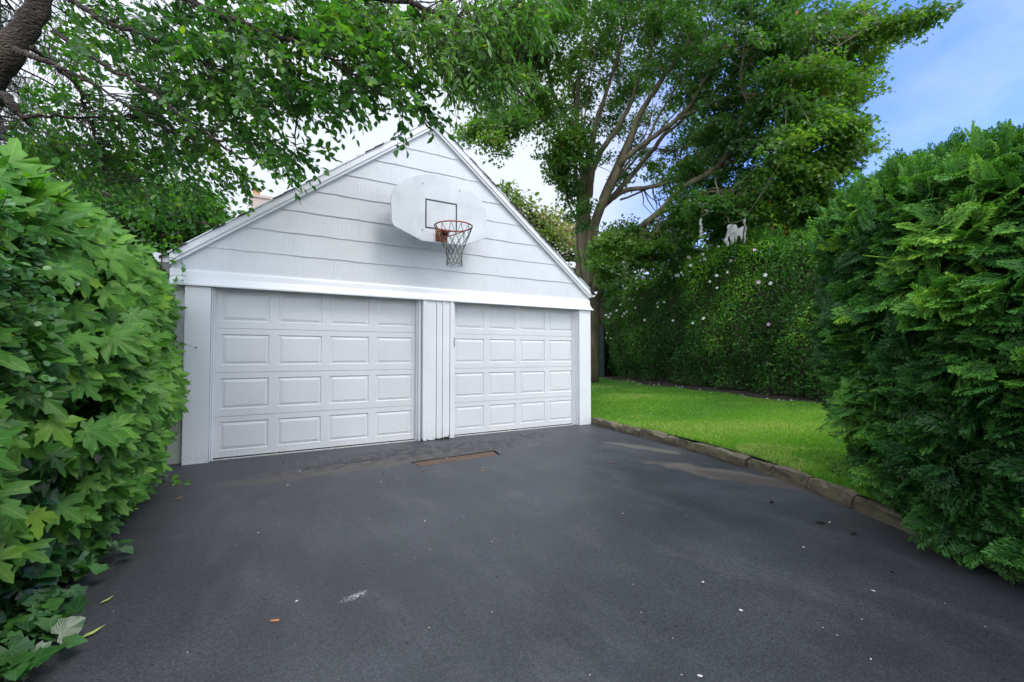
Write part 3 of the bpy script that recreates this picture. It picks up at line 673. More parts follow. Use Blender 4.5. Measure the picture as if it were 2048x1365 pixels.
MB().tube([RC+[RR*math.cos(a), RR*math.sin(a), 0] for a in np.linspace(0, 2*math.pi, 49)[:-1]], .0095, 8, closed=True).build('rim', M['red'], hp_, smooth=True)
pl = MB(); pl.box(2.645,2.825,yb-.010,yb-.001,2.885,3.065)
pl.prism([(2.66,0,3.00),(2.66,0,3.022),(2.81,0,3.022),(2.81,0,3.00)], (0,yb-.16-.005,0), (0,yb-.01,0))
pl.prism([(2.675,yb-.01,2.93),(2.675,yb-.15,3.0),(2.675,yb-.01,3.0)], (0,0,0), (.008,0,0)); pl.prism([(2.79,yb-.01,2.93),(2.79,yb-.15,3.0),(2.79,yb-.01,3.0)], (0,0,0), (.008,0,0))
pl.build('mounting_plate', M['red'], hp_, bevel=.002)
MB().tube(spline([(2.70,yb-.01,2.90),(2.66,yb-.10,2.90),(2.74,-.72,2.905),(2.90,-.90,2.96),(2.97,-.955,3.0)]), .0075, 6).build('brace_rod', M['red'], hp_, smooth=True)
nt_ = MB(); NS = 12
def net_p(a, t):
    z = 3.002-.50*t; r = RR*max(0, 1-t)**1.5*.62+.098+.012*math.sin(t*7)-.0*t; r = min(r, RR) if t > 0 else RR
    return np.array([RC[0]+.015*t+r*math.cos(a), RC[1]+r*math.sin(a), z+.006*math.sin(a*5+t*9)])
for k_ in range(NS):
    a0 = 2*math.pi*k_/NS
    for s in (-1, 1):
        pts = [net_p(a0, 0)]
        ts = [.30, .44, .58, .72, .86, 1.0]
        for i, t_ in enumerate(ts): pts.append(net_p(a0+s*(math.pi/NS)*(i+1)*1.0+.02*math.sin(k_*3+i), t_+random.uniform(-.01, .01)))
        nt_.tube(pts, .0038, 4, cap=False)
    a1 = a0; pts = [net_p(a1+math.pi/NS*(u-1)*.9, 1.0+.06*(1-(u-1)**2)) for u in np.linspace(0, 2, 7)]; nt_.tube(pts, .0038, 4, cap=False)
nt_.build('net', M['net'], hp_)

# ---------------------------------------------------------------- neighbour house behind the garage
hs = thing('neighbour_house', 'house behind the garage with only its pale brick chimney showing over the roof', 'house', (1.5, 17, 0))
hb = MB().box(-3, 6, 12.5, 20, -.03, 3.6); hb.prism([(-3,12.5,3.6),(-3,20,3.6),(-3,16.2,5.6)], (0,0,0), (9,0,0)); hb.build('wall', M['siding_house'], hs)
rr = MB(); rr.prism([(-3.3,12.1,3.42),(-3.3,16.2,5.72),(-3.3,16.2,5.62),(-3.3,12.1,3.32)], (0,0,0), (9.6,0,0)); rr.prism([(-3.3,20.4,3.42),(-3.3,16.2,5.72),(-3.3,16.2,5.62),(-3.3,20.4,3.32)], (0,0,0), (9.6,0,0))
rf2 = rr.build('roof', M['shingle'], hs)
c0 = D(501, 388, 20.5); c1 = D(553, 388, 20.5)
ch = MB(); x0, x1, yy, zt = c0[0], c0[0]+1.15, c0[1], c0[2]
ch.box(x0, x1, yy, yy+.7, 4.6, zt-.12); ch.box(x0-.05, x1+.05, yy-.05, yy+.75, zt-.12, zt)
chim = ch.build('chimney', M['brick'], rf2)
cc = D(513, 388, 20.6); MB().tube([(cc[0],cc[1]+.2,zt-.02),(cc[0],cc[1]+.2,zt+.12),(cc[0],cc[1]+.2,zt+.24)], [.17,.15,.15], 14).build('chimney_pot', M['terra'], rf2)
MB().tube([(cc[0],cc[1]+.2,zt+.24),(cc[0],cc[1]+.2,zt+.34)], [.22,.20], 14).build('chimney_cap', M['wood_dark'], rf2)
for (xa, za) in ((-2, 1.0), (0, 1.0), (2.2, 1.0), (4.2, 1.0)):
    wn = MB().box(xa, xa+.9, 12.46, 12.5, za, za+1.3).build('window', M['trim'], hs); MB().box(xa+.08, xa+.82, 12.45, 12.458, za+.08, za+1.22).build('pane', M['glass'], wn)

# ---------------------------------------------------------------- foliage helpers
def rand_unit(n): return nrm(rng.normal(0, 1, (n, 3)))
def clusters(blobs, r, leaves, flat=.42):
    """cluster centres from ellipsoids surveyed as (u, v, Z, ru, rv, rZ, n) and leaves round them"""
    C = []
    for (u, v, Z, ru, rv, rz, n) in blobs:
        d = rand_unit(n)*(rng.uniform(0, 1, (n, 1))**.45)
        for a in d: C.append(D(u+ru*a[0], v+rv*a[1], Z+rz*a[2]))
    return np.array(C)
def cluster_leaves(C, r, per, flat=.4, up=1.0, droop=.35):
    n = len(C)*per; c = np.repeat(C, per, 0); rr = np.repeat(rng.uniform(.65, 1.3, len(C)), per)*r
    tilt = np.repeat(nrm(rng.normal(0, .28, (len(C), 3))+[0, 0, 1]), per, 0)
    o = rand_unit(n)*(rng.uniform(0, 1, (n, 1))**.5)*rr[:, None]
    o = o - tilt*np.sum(o*tilt, 1, keepdims=True)*(1-flat)
    o[:, 2] -= .30*(np.linalg.norm(o[:, :2], axis=1)**2)/r
    P_ = c+o; dr = nrm(o+rng.normal(0, .35, (n, 3))*r)+np.array([0, 0, -droop]); nm = tilt*up + rng.normal(0, .42, (n, 3))
    cb = np.repeat(rng.normal(0, .16, len(C)), per)
    return P_, dr, nm, cb
def limbs(mbx, spec, sides=10):
    pts_all = []
    for path, r0, r1 in spec:
        P_ = spline([D(*p) if len(p) == 3 and p[2] > 2.0 and p[0] > -2000 and isinstance(p, tuple) else np.array(p) for p in path], 5)
        P_ = [p + rng.normal(0, .015, 3)*min(1, r0*4) for p in P_]
        rad = np.linspace(r0, r1, len(P_)); mbx.tube(P_, rad, sides); pts_all += [(p, r) for p, r in zip(P_, rad)]
    return pts_all
def twigs_to(mbx, C, pts_all, r=.012, maxd=3.0, jit=.1, sides=4):
    A = np.array([p for p, _ in pts_all])
    for c in C:
        d = np.linalg.norm(A-c, axis=1) + .6*np.abs(rng.normal(0, .4, len(A))); i = int(np.argmin(d))
        if d[i] > maxd: continue
        a = A[i]; m_ = (a+c)/2 + rng.normal(0, jit, 3) + [0, 0, .08*d[i]]
        rr = min(pts_all[i][1], r*(1+d[i]*.6)); mbx.tube([a, a*.5+m_*.5+rng.normal(0, jit*.3, 3), m_, m_*.5+c*.5+rng.normal(0, jit*.3, 3), c], [rr, rr*.85, rr*.7, rr*.5, rr*.3], sides, cap=False)

# ---------------------------------------------------------------- the maple behind the garage
bp = D(1176, 700, 15.6); bp[2] = float(lawn_z(bp[0], bp[1]))-.05
mt = thing('maple_tree', 'tall spreading maple with many fanning limbs behind the right corner of the garage', 'tree', tuple(bp))
tm = MB()
b0 = tuple(bp)
def W(u, v, Z): return D(u, v, Z)
def limbset(mbx, spec, sides=10):
    out = []
    for path, r0, r1 in spec:
        P_ = spline(path, 5); rad = np.linspace(r0, r1, len(P_))*(.74 if r0 > .02 else 1)
        P_ = [p + rng.normal(0, 1, 3)*.012*(0 if i in (0, len(P_)-1) else 1) for i, p in enumerate(P_)]
        mbx.tube(P_, rad, sides); out += [(p, r) for p, r in zip(P_, rad)]
    return out
ML = [
 ([bp, W(1180, 640, 15.6), W(1184, 575, 15.5)], .50, .40),
 ([W(1186, 600, 15.5), W(1176, 520, 15.5), W(1169, 450, 15.5), W(1166, 385, 15.4), W(1170, 355, 15.4)], .36, .27),
 ([W(1183, 640, 15.7), W(1161, 560, 15.9), W(1156, 470, 16.1), W(1158, 400, 16.2), W(1150, 330, 16.5)], .17, .10),
 ([W(1168, 370, 15.4), W(1160, 300, 15.4), W(1154, 250, 15.5), W(1156, 176, 15.6), W(1165, 120, 15.8), W(1180, 30, 16)], .16, .05),
 ([W(1154, 262, 15.5), W(1136, 238, 15.2), W(1122, 215, 15), W(1107, 187, 14.8), W(1095, 133, 14.5), W(1091, 80, 14.3), W(1089, 0, 14)], .13, .05),
 ([W(1154, 240, 15.6), W(1148, 190, 15.8), W(1134, 140, 16), W(1118, 118, 16), W(1090, 90, 15.5)], .08, .03),
 ([W(1170, 360, 15.4), W(1176, 318, 15.2), W(1185, 273, 15), W(1200, 219, 14.8), W(1220, 164, 14.6), W(1245, 70, 14.2)], .15, .05),
 ([W(1178, 395, 15.3), W(1184, 350, 15), W(1197, 312, 14.8), W(1236, 254, 14.4), W(1263, 203, 14.1), W(1272, 175, 14), W(1310, 80, 13.5)], .16, .05),
 ([W(1184, 575, 15.4), W(1183, 500, 15.2), W(1192, 440, 15), W(1220, 375, 14.7), W(1244, 320, 14.4), W(1271, 254, 14.1), W(1290, 211, 13.8), W(1322, 164, 13.5), W(1380, 80, 13)], .26, .06),
 ([W(1238, 330, 14.4), W(1262, 308, 14.2), W(1290, 287, 14), W(1349, 242, 13.5), W(1380, 211, 13.2), W(1412, 156, 12.9), W(1447, 105, 12.5), W(1500, 40, 12)], .13, .04),
 ([W(1184, 520, 15.3), W(1197, 430, 15.4), W(1236, 383, 15), W(1283, 328, 14.7), W(1326, 273, 14.2), W(1369, 223, 13.8), W(1440, 180, 13.4), W(1520, 150, 12.8)], .15, .04),
 ([W(1215, 405, 15.2), W(1250, 381, 15), W(1290, 377, 14.6), W(1330, 367, 14.2), W(1376, 352, 13.8), W(1408, 344, 13.6), W(1480, 335, 13.0)], .12, .04),
 ([W(1186, 585, 15.3), W(1215, 510, 14.8), W(1263, 469, 14.2), W(1322, 422, 13.6), W(1361, 379, 13.2), W(1427, 340, 12.6), W(1459, 301, 12.2), W(1478, 254, 11.9), W(1498, 215, 11.7), W(1482, 170, 11.5), W(1486, 110, 11.3)], .17, .05),
 ([W(1320, 424, 13.6), W(1368, 415, 13.2), W(1410, 385, 12.8), W(1470, 380, 12.3), W(1560, 330, 11.8)], .08, .03),
 ([W(1498, 215, 11.7), W(1540, 190, 11.3), W(1600, 150, 11), W(1700, 80, 10.7), W(1780, 40, 10.5)], .06, .02),
 ([W(1188, 590, 15.4), W(1200, 560, 15.5), W(1213, 525, 15.7), W(1225, 490, 16)], .09, .04),
 ([W(1107, 187, 14.8), W(1080, 180, 14.4), W(1050, 200, 14), W(1000, 235, 13.6)], .05, .02),
 ([W(1440, 390, 12.6), W(1490, 370, 12.2), W(1540, 395, 11.8), W(1600, 400, 11.5), W(1650, 380, 11.3)], .05, .02),
 ([W(1349, 242, 13.5), W(1440, 200, 12.6), W(1520, 190, 12), W(1640, 210, 11.3), W(1700, 200, 11)], .06, .02),
 ([W(1283, 328, 14.7), W(1310, 300, 15.2), W(1340, 300, 15.6), W(1400, 290, 16)], .05, .02)]
for (u0, v0, z0), (u1, v1, z1), r_ in (((1166,395,15.4),(1190,100,15),.06), ((1175,360,15.3),(1255,60,14.2),.06), ((1200,400,15),(1340,120,14),.07), ((1225,370,14.7),(1390,180,14.4),.06), ((1190,450,15.1),(1300,250,15.4),.07), ((1165,470,15.5),(1120,260,15.4),.06),
        ((1240,400,15),(1430,300,14),.05), ((1163,420,15.8),(1130,330,15.6),.05), ((1290,288,14),(1420,60,12.8),.06), ((1326,273,14.2),(1560,60,12),.06), ((1427,340,12.6),(1560,260,11.8),.05), ((1361,379,13.2),(1500,420,12.4),.04)):
    pm_ = W((u0+u1)/2-12, (v0+v1)/2+14, (z0+z1)/2); ML.append(([W(u0, v0, z0), pm_, W(u1, v1, z1)], r_, .02))
ML += [([W(1427,340,12.6), W(1436,385,11.8), W(1452,425,11.0), W(1462,446,10.66), W(1486,440,10.62)], .03, .01), ([W(1440,400,11.5), W(1425,420,11.0), W(1402,434,10.6)], .018, .008)]
mpts = limbset(tm, ML); tm.build('trunk', M['bark_maple'], mt, smooth=True)
MBL = [(1250,10,14.5,260,90,2.5,120), (1560,60,12,230,90,2,120), (1640,140,11.3,140,85,1.4,80), (1600,250,11.3,110,110,1.6,110),
       (1790,50,10.9,55,32,.6,12), (1845,30,10.6,35,12,.3,5), (1700,250,10.9,28,45,.6,9), (1720,292,10.9,42,10,.3,5), (1640,330,11.3,70,40,1,26),
       (1560,380,12,120,60,1.4,70), (1640,410,12,60,45,1,30), (1450,260,13.2,110,110,1.6,85), (1400,130,14,150,80,2,60),
       (1290,500,13.6,110,38,1.2,55), (1235,480,13.4,45,40,.8,22), (1215,530,13,30,30,.5,12), (1420,430,12.8,80,52,1.2,60), (1390,370,13.6,70,50,1,18),
       (975,268,13,52,32,.8,20), (1010,230,13.2,60,30,.8,16), (1085,225,14,60,55,1.2,24), (1110,310,14.6,30,55,.8,16), (1130,370,14.6,22,40,.5,10), (1145,290,14.0,40,45,.7,22), (1160,420,14.4,22,50,.4,5),
       (1060,90,14,120,90,1.6,90), (960,120,14,80,90,1.2,36), (1200,150,16.5,110,90,1.2,46), (1300,230,17,110,90,1,32), (1260,350,17,60,60,1,9), (1340,330,16.5,60,50,1,12), (1180,240,16.5,80,60,1,15), (1400,300,16,80,60,1,18),
       (1500,470,13.5,90,30,1,24), (1350,450,16,60,30,1,12), (1400,-150,14,420,110,3.5,70), (1440,412,11.1,60,16,.4,16), (1500,420,11.2,40,16,.4,9)]
MC = clusters(MBL, .5, 0)
P_, dr_, nm_, cb = cluster_leaves(MC, .50, 120, flat=.34)
lt = .40 + cb + .18*lump(P_, .9) + rng.normal(0, .13, len(P_)); lt = np.where(rng.uniform(0, 1, len(P_)) < .004, 1, np.clip(lt, 0, .93))
leaf_field('crown', T_MAPLE_S, P_, dr_, nm_, rng.uniform(.06, .112, len(P_)), lt, M['l_maple'], mt)
tw = MB(); twigs_to(tw, MC, mpts, .011, 3.2); tw.build('twigs', M['bark_maple'], mt)

# white cloth strips caught in the maple
def rag(name, pts, wd, label):
    V = []; Fc = []
    P_ = spline(pts, 5); n_ = len(P_)
    for i, p in enumerate(P_):
        w_ = wd*(.5+.5*math.sin(math.pi*min(1, (i+1)/(n_))*.9)) + .01*math.sin(i*2.1)
        for k, s in enumerate((-1, -.3, .4, 1)): V.append(tuple(p + RT*w_*s + np.array([0, 0, .01*math.sin(i*1.7+k)]) + FW*.03*math.sin(k*2.2+i*.8)))
    for i in range(n_-1):
        for k in range(3): Fc.append((i*4+k, i*4+k+1, (i+1)*4+k+1, (i+1)*4+k))
    o = mesh(name, V, Fc, M['cloth'], smooth=True); so_ = o.modifiers.new('s', 'SOLIDIFY'); so_.thickness = .004
    return tag(o, label, 'cloth', 'pale cloth strips caught in the maple')
rag('cloth_strip', [D(1402,438,10.6), D(1401,452,10.6), D(1403,464,10.6), D(1400,476,10.6)], .032, 'short narrow white cloth strip hanging alone in the maple over the hedge')
rg = thing('torn_cloth', 'ragged white torn cloth draped over a maple branch above the hedge', 'cloth', tuple(D(1470,455,10.6)), 'pale cloth strips caught in the maple')
def ragpart(pts, wd):
    V = []; Fc = []; P_ = spline(pts, 5); n_ = len(P_)
    for i, p in enumerate(P_):
        w_ = wd*(.75+.25*math.sin(i*1.3)) * (.35 if i == n_-1 else 1)
        for k, s in enumerate((-1, -.3, .4, 1)): V.append(tuple(p + RT*w_*s + FW*.04*math.sin(k*2.2+i*.8)))
    for i in range(n_-1):
        for k in range(3): Fc.append((i*4+k, i*4+k+1, (i+1)*4+k+1, (i+1)*4+k))
    o = mesh('strip', V, Fc, M['cloth'], rg, smooth=True); s2 = o.modifiers.new('s', 'SOLIDIFY'); s2.thickness = .004
ragpart([D(1461,449,10.6), D(1457,465,10.6), D(1453,480,10.6), D(1455,494,10.6)], .055)
ragpart([D(1466,450,10.65), D(1467,465,10.62), D(1466,478,10.6), D(1462,490,10.6)], .04)
ragpart([D(1489,438,10.6), D(1490,455,10.6), D(1490,470,10.6), D(1488,487,10.6)], .022)
V = []; Fc = []
for i in range(9):
    t_ = i/8; top = D(1458+28*t_, 450+3*math.sin(i*1.4)+6*t_, 10.62); 
    for k in range(4): V.append(tuple(top - np.array([0, 0, 1])*(.09+.05*math.sin(i*2))*k*1.0 + FW*.03*math.sin(i*1.3+k)))
for i in range(8):
    for k in range(3): Fc.append((i*4+k, i*4+k+1, (i+1)*4+k+1, (i+1)*4+k))
o = mesh('drape', V, Fc, M['cloth'], rg, smooth=True); s2 = o.modifiers.new('s', 'SOLIDIFY'); s2.thickness = .004

# ---------------------------------------------------------------- broad-leaved tree overhanging from the left
lt0 = D(-150, 470, 5.2); lt0 = np.array([lt0[0]-.3, lt0[1]-.3, -.03])
lft = thing('overhanging_tree', 'leaning dark-barked tree whose leafy branches hang over the driveway from the left', 'tree', tuple(lt0))
tl = MB()
LL = [([lt0, D(-170,420,5.0), D(-95,270,4.8), D(-22,165,4.7), D(22,100,4.7), D(70,20,4.8), D(130,-90,4.9), D(260,-260,5)], .22, .11),
      ([D(-60,240,4.75), D(0,195,4.6), D(28,218,4.55), D(60,250,4.6)], .10, .02),
      ([D(30,102,4.6), D(60,112,4.5), D(105,128,4.5), D(150,150,4.5), D(185,168,4.5), D(260,215,4.5), D(330,262,4.6)], .045, .007),
      ([D(62,95,4.7), D(95,120,4.9), D(130,150,5), D(160,182,5.1), D(172,225,5.2), D(185,262,5.2), D(200,320,5.3), D(215,370,5.3)], .030, .010),
      ([D(110,62,4.7), D(150,95,4.6), D(210,130,4.5), D(290,180,4.4), D(370,240,4.3), D(420,275,4.3), D(470,283,4.3), D(535,287,4.3)], .035, .006),
      ([D(130,-10,4.8), D(170,20,4.7), D(230,52,4.6), D(290,70,4.5), D(400,120,4.4), D(500,190,4.3), D(575,245,4.3)], .04, .006),
      ([D(40,232,4.5), D(75,232,4.6), D(120,235,4.7), D(190,236,5), D(260,240,5.2)], .03, .012),
      ([D(150,-60,4.8), D(300,-30,4.5), D(450,30,4.3), D(560,75,4.2), D(650,110,4.1), D(740,170,4.0), D(790,200,4.0)], .05, .005),
      ([D(200,-160,4.9), D(420,-90,4.4), D(640,-30,4.1), D(820,10,3.9), D(930,60,3.8), D(1020,130,3.8)], .06, .012),
      ([D(640,-30,4.1), D(760,80,4.0), D(830,150,4.0), D(848,210,4.0)], .025, .004),
      ([D(820,10,3.9), D(900,120,4.0), D(940,165,4.0), D(1010,150,4.0), D(1050,120,4.0)], .022, .006),
      ([D(560,75,4.2), D(600,180,4.2), D(590,260,4.25), D(594,305,4.25)], .016, .003),
      ([D(420,275,4.3), D(470,310,4.3), D(525,325,4.35)], .016, .003)]
lpts = limbset(tl, LL, 8); tl.build('trunk', M['bark_dark'], lft, smooth=True)
def twig_leaves(B, length, per, lsize, tmpl, mat, name, parent, tcol, origin_pt, droop=.4, spread=.8, wmul=1.0):
    """twigs carrying alternate leaves"""
    tp = []; dd = []
    for (u, v, Z, ru, rv, rz, n) in B:
        a = rand_unit(n)*(rng.uniform(0, 1, (n, 1))**.42)
        for q in a: tp.append(D(u+ru*q[0], v+rv*q[1], Z+rz*q[2]))
    tp = np.array(tp); n = len(tp)
    away = nrm(tp-origin_pt)
    dd = nrm(away*.8 + rng.normal(0, spread*.5, (n, 3)) + [0, 0, -droop])
    L_ = rng.uniform(.6, 1.25, n)*length; m = MB(); PP = []; DD = []; NN = []; TT = []
    ctint = rng.normal(0, .13, n)
    for i in range(n):
        sag = np.array([0, 0, -.30*L_[i]]); side = nrm(np.cross(dd[i], [0, 0, 1.0])); nup = nrm(np.cross(side, dd[i]))
        pts = [tp[i]+dd[i]*L_[i]*t_+sag*t_*t_ for t_ in (0, .33, .66, 1)]
        m.tube(pts, [.0035, .003, .0022, .0012], 3, cap=False)
        for k in range(per):
            t_ = (k+.6)/per; p = tp[i]+dd[i]*L_[i]*t_+sag*t_*t_; s = 1 if k % 2 else -1
            ld = dd[i]*.75+side*s*.75+np.array([0, 0, -.25])+rng.normal(0, .50, 3)
            if k == per-1: ld = dd[i]+np.array([0, 0, -.4])
            PP.append(p+nrm(ld)*.008); DD.append(ld); NN.append(nup+rng.normal(0, .60, 3)); TT.append(ctint[i])
    PP = np.array(PP); TT = np.array(TT)
    t__ = tcol + TT + .14*lump(PP, 1.8) + rng.normal(0, .12, len(PP)); t__ = np.where(rng.uniform(0, 1, len(PP)) < .004, 1, np.clip(t__, 0, .95))
    leaf_field(name, tmpl, PP, np.array(DD), np.array(NN), rng.uniform(.65, 1.2, len(PP))*lsize, t__, mat, parent)
    return m, tp
BL = [(200,60,5.2,110,70,.9,62), (330,90,4.9,140,90,.9,112), (480,60,4.6,160,90,.8,130), (640,50,4.4,140,80,.8,125), (380,190,4.9,130,60,.8,92), (520,170,4.6,120,60,.7,85),
      (610,180,4.4,90,50,.6,52), (250,210,5.4,110,55,.8,66), (110,270,5.6,110,35,.8,56), (250,300,5.8,130,45,.9,84), (370,280,5.2,90,45,.7,50), (480,262,4.7,80,32,.5,34),
      (545,288,4.3,45,20,.3,13), (585,308,4.3,30,16,.2,7), (450,340,5.4,50,25,.3,16), (560,330,4.3,8,10,.1,2), (330,360,6,110,30,.8,34), (160,350,6.2,110,30,.8,30),
      (740,80,4.2,110,80,.6,80), (710,165,4.1,70,40,.4,26), (790,165,4.0,45,30,.3,12), (690,200,4.1,50,12,.3,6), (842,205,4.0,9,30,.10,7), (838,150,4.0,25,30,.2,9), (800,205,4.0,20,12,.15,3),
      (150,150,5.6,60,60,.8,20), (110,60,5.3,60,60,.5,26), (60,200,5.6,60,50,.6,22), (60,300,5.8,70,25,.6,24), (300,-80,4.8,300,60,.8,60)]
mtw, tp1 = twig_leaves(BL, .31, 12, .076, T_OVAL, M['l_cherry'], 'crown', lft, .40, D(-50,50,5), droop=.22)
BLt = [(940,30,3.9,140,45,.5,115), (900,90,3.9,85,50,.5,60), (950,135,3.9,75,35,.4,56), (1010,135,3.9,32,24,.25,17), (1010,15,3.9,80,26,.4,34), (915,150,4.0,45,25,.3,15), (945,175,4.0,30,14,.2,6), (1000,-30,3.9,120,30,.4,40), (780,30,4.1,100,50,.5,50)]
mtw2, tp2 = twig_leaves(BLt, .27, 11, .082, T_LANCE, M['l_light'], 'young_foliage', lft, .45, D(500,-100,4.5), droop=.65)
twigs_to(mtw, np.concatenate([tp1, tp2])[::2], lpts, .005, 1.6, .04, 3); mtw.add(mtw2.V, mtw2.F); mtw.build('twigs', M['twig'], lft)

# spruce with drooping twigs behind the trunk
sp0 = D(-30, 700, 8.6); sp0[2] = -.03
spr = thing('spruce_tree', 'dark spruce with drooping needled twigs behind the leaning trunk at the top left', 'tree', tuple(sp0))
ts = MB(); top = np.array([sp0[0], sp0[1], 10.5]); ts.tube([sp0, (sp0+top)/2, top], [.16, .11, .03], 8)
spts = []; PP = []; DD = []; NN = []
for z in np.arange(5.2, 10.2, .22):
    for k in range(5):
        a = random.uniform(0, 6.28); ln = .75+(10.5-z)*.26; p0 = np.array([sp0[0], sp0[1], z]); dv = np.array([math.cos(a), math.sin(a), -.12])
        br_ = [p0+dv*ln*t_+np.array([0, 0, .10*math.sin(t_*3)-.28*t_*t_]) for t_ in np.linspace(0, 1, 6)]; ts.tube(br_, np.linspace(.022, .006, 6), 4, cap=False)
        for t_ in np.linspace(.25, 1, 12):
            p = p0+dv*ln*t_+np.array([0, 0, .10*math.sin(t_*3)-.28*t_*t_])
            hl = random.uniform(.18, .42); hd_ = np.array([random.uniform(-.25, .25), random.uniform(-.25, .25), -1])
            ts.tube([p, p+hd_*hl], [.004, .002], 3, cap=False)
            for j in range(26):
                q = p+hd_*hl*(j/26); PP.append(q); v = rng.normal(0, 1, 3); v[2] = -.7; DD.append(v); NN.append(rng.normal(0, 1, 3))
PP = np.array(PP); T_ND = (np.array([(-.14,0,0),(.14,0,0),(0,1,0)], float), [(0,1,2)])
leaf_field('needles', T_ND, PP, np.array(DD), np.array(NN), np.full(len(PP), .045), rng.uniform(0, 1, len(PP)), M['l_needle'], spr)
ts.build('trunk', M['bark_dark'], spr)

# ---------------------------------------------------------------- background trees
def far_tree(name, label, base_uZ, blobs, r, per, lsize, mat, tc, trunk_r=.2, tmpl=T_DIA, group='background trees'):
    b = D(base_uZ[0], 708, base_uZ[1]); b[2] = -.03
    t = thing(name, label, 'tree', tuple(b), group)
    C = clusters(blobs, r, 0); top = C.mean(0); m = MB(); pts = [b, (b+top)/2+[.2, 0, 0], top]; m.tube(spline(pts, 4), np.linspace(trunk_r, trunk_r*.3, 9), 7)
    pa = [(np.array(p), trunk_r*.4) for p in spline(pts, 6)]
    twigs_to(m, C[::2], pa, .02, 9, .3, 4); m.build('trunk', M['bark_dark'], t)
    P_, d_, n_, cb = cluster_leaves(C, r, per, .6); tt = np.clip(tc+cb+.2*lump(P_, .7)+rng.normal(0, .13, len(P_)), 0, 1)
    leaf_field('crown', tmpl, P_, d_, n_, rng.uniform(.7, 1.3, len(P_))*lsize, tt, mat, t); return t
far_tree('shrub_tree', 'dark green bushy tree behind the left eave of the garage', (330, 9.5), [(300,450,9.5,120,45,1.2,60), (400,430,9.3,70,38,.9,34), (440,460,9,45,22,.6,18), (330,390,9.6,90,40,1,34), (230,430,9.8,90,60,1,50), (410,400,9.6,50,22,.6,12), (180,520,10,90,60,1,30), (340,520,9.0,90,40,.8,34)], .32, 42, .10, M['l_cherry'], .34, .09, T_OVAL)
far_tree('broad_tree', 'pale green tree standing beyond the left end of the vine-covered hedge', (120, 14), [(150,400,14,150,60,1.5,36), (60,330,14,90,60,1.5,20), (260,350,14,100,50,1.5,16)], .6, 46, .15, M['l_cherry'], .5, .18, T_OVAL)
far_tree('yellow_tree', 'yellow-green tree seen between the right rake of the garage and the maple trunk', (1060, 24), [(1030,430,24,45,60,1.6,26), (1080,450,24,60,50,1.6,26), (1010,385,24,25,18,.8,6), (1110,500,24,60,50,1.6,26), (1230,545,25,70,30,1.5,22)], .85, 46, .24, M['l_far'], .55, .22)
far_tree('russet_tree', 'russet pink-tinged tree far behind the maple trunk', (1130, 29), [(1115,452,29,50,16,1.2,12), (1150,480,29,50,30,1.2,14), (1250,520,29,60,22,1.2,8)], .8, 40, .26, M['l_pink'], .5, .2)
far_tree('green_tree', 'rounded mid-green tree beyond the hedge beside the tall cedar', (1600, 18), [(1600,420,18,80,50,1.5,50), (1660,460,18,50,50,1.2,30), (1540,470,18,60,35,1.2,26)], .6, 50, .17, M['l_maple'], .62, .2, T_MAPLE_S)
far_tree('back_tree', 'dark tree behind the middle of the flowering hedge', (1400, 24), [(1330,480,24,110,35,1.5,40), (1400,520,24,120,30,1.5,30), (1490,510,24,60,22,1.2,12)], .8, 46, .22, M['l_cherry'], .3, .2)

# ---------------------------------------------------------------- shed, screen fence behind hedge
sh0 = D(1203, 592, 21.0)
sh = thing('garden_shed', 'dark weathered shed with a pale sloping roof edge behind the left end of the hedge', 'shed', (sh0[0]+2, sh0[1]+.3, .3))
sA = D(1199, 590, 21.0); sB = D(1262, 548, 21.6); sC = np.array([2*sB[0]-sA[0], 2*sB[1]-sA[1], sA[2]])
m = MB(); dpt = np.array([.9, 2.6, 0])
dv = nrm(sB-sA)
wallp = [(*sA[:2], .2), (*sC[:2], .2), (sC[0], sC[1], sC[2]-.12), (sB[0], sB[1], sB[2]-.12), (sA[0], sA[1], sA[2]-.12)]
m.prism(wallp, (.15, .12, 0), (1.2, 2.6, 0)); m.build('wall', M['wood_dark'], sh)
m = MB()
for a, b_ in ((sA-dv*.15, sB), (sC+np.array([.1, -.05, -.1]), sB)):
    m.prism([a, b_, b_+[0, 0, -.16], a+[0, 0, -.16]], (-.02, -.06, 0), (.03, .04, 0))
m.build('fascia', M['wood_pale'], sh)
m = MB()
for a, b_ in ((sA-dv*.15, sB), (sC+np.array([.1, -.05, -.1]), sB)): m.prism([a+[0,0,.06], b_+[0,0,.06], b_+[0,0,.01], a+[0,0,.01]], (-.04, -.10, 0), (1.3, 2.7, 0))
m.build('roof', M['shingle'], sh)
fc = thing('screened_fence', 'chain fence with teal screening in the corner behind the maple trunk', 'fence', (11.5, 7.8, .3))
fa, fb = D(1150, 700, 18.5), D(1207, 700, 17.4)
m = MB(); n_ = 22; V = []; Fc = []
for i in range(n_+1):
    p = fa+(fb-fa)*i/n_; off = .03*math.sin(i*1.4); V += [(p[0]+off, p[1]+off, .38), (p[0]+off, p[1]+off, 2.35)]
for i in range(n_): Fc.append((2*i, 2*i+2, 2*i+3, 2*i+1))
scn = mesh('screen', V, Fc, M['mesh_teal'], fc); s2 = scn.modifiers.new('s', 'SOLIDIFY'); s2.thickness = .006
for i in range(4):
    p = fa+(fb-fa)*i/3; MB().tube([(p[0]-.03, p[1]-.06, .3), (p[0]-.03, p[1]-.06, 2.4)], .025, 8).build('post', M['wood_dark'], fc)
MB().tube([(fa[0], fa[1]-.06, 2.4), (fb[0], fb[1]-.06, 2.4)], .018, 8).build('rail', M['wood_dark'], fc)

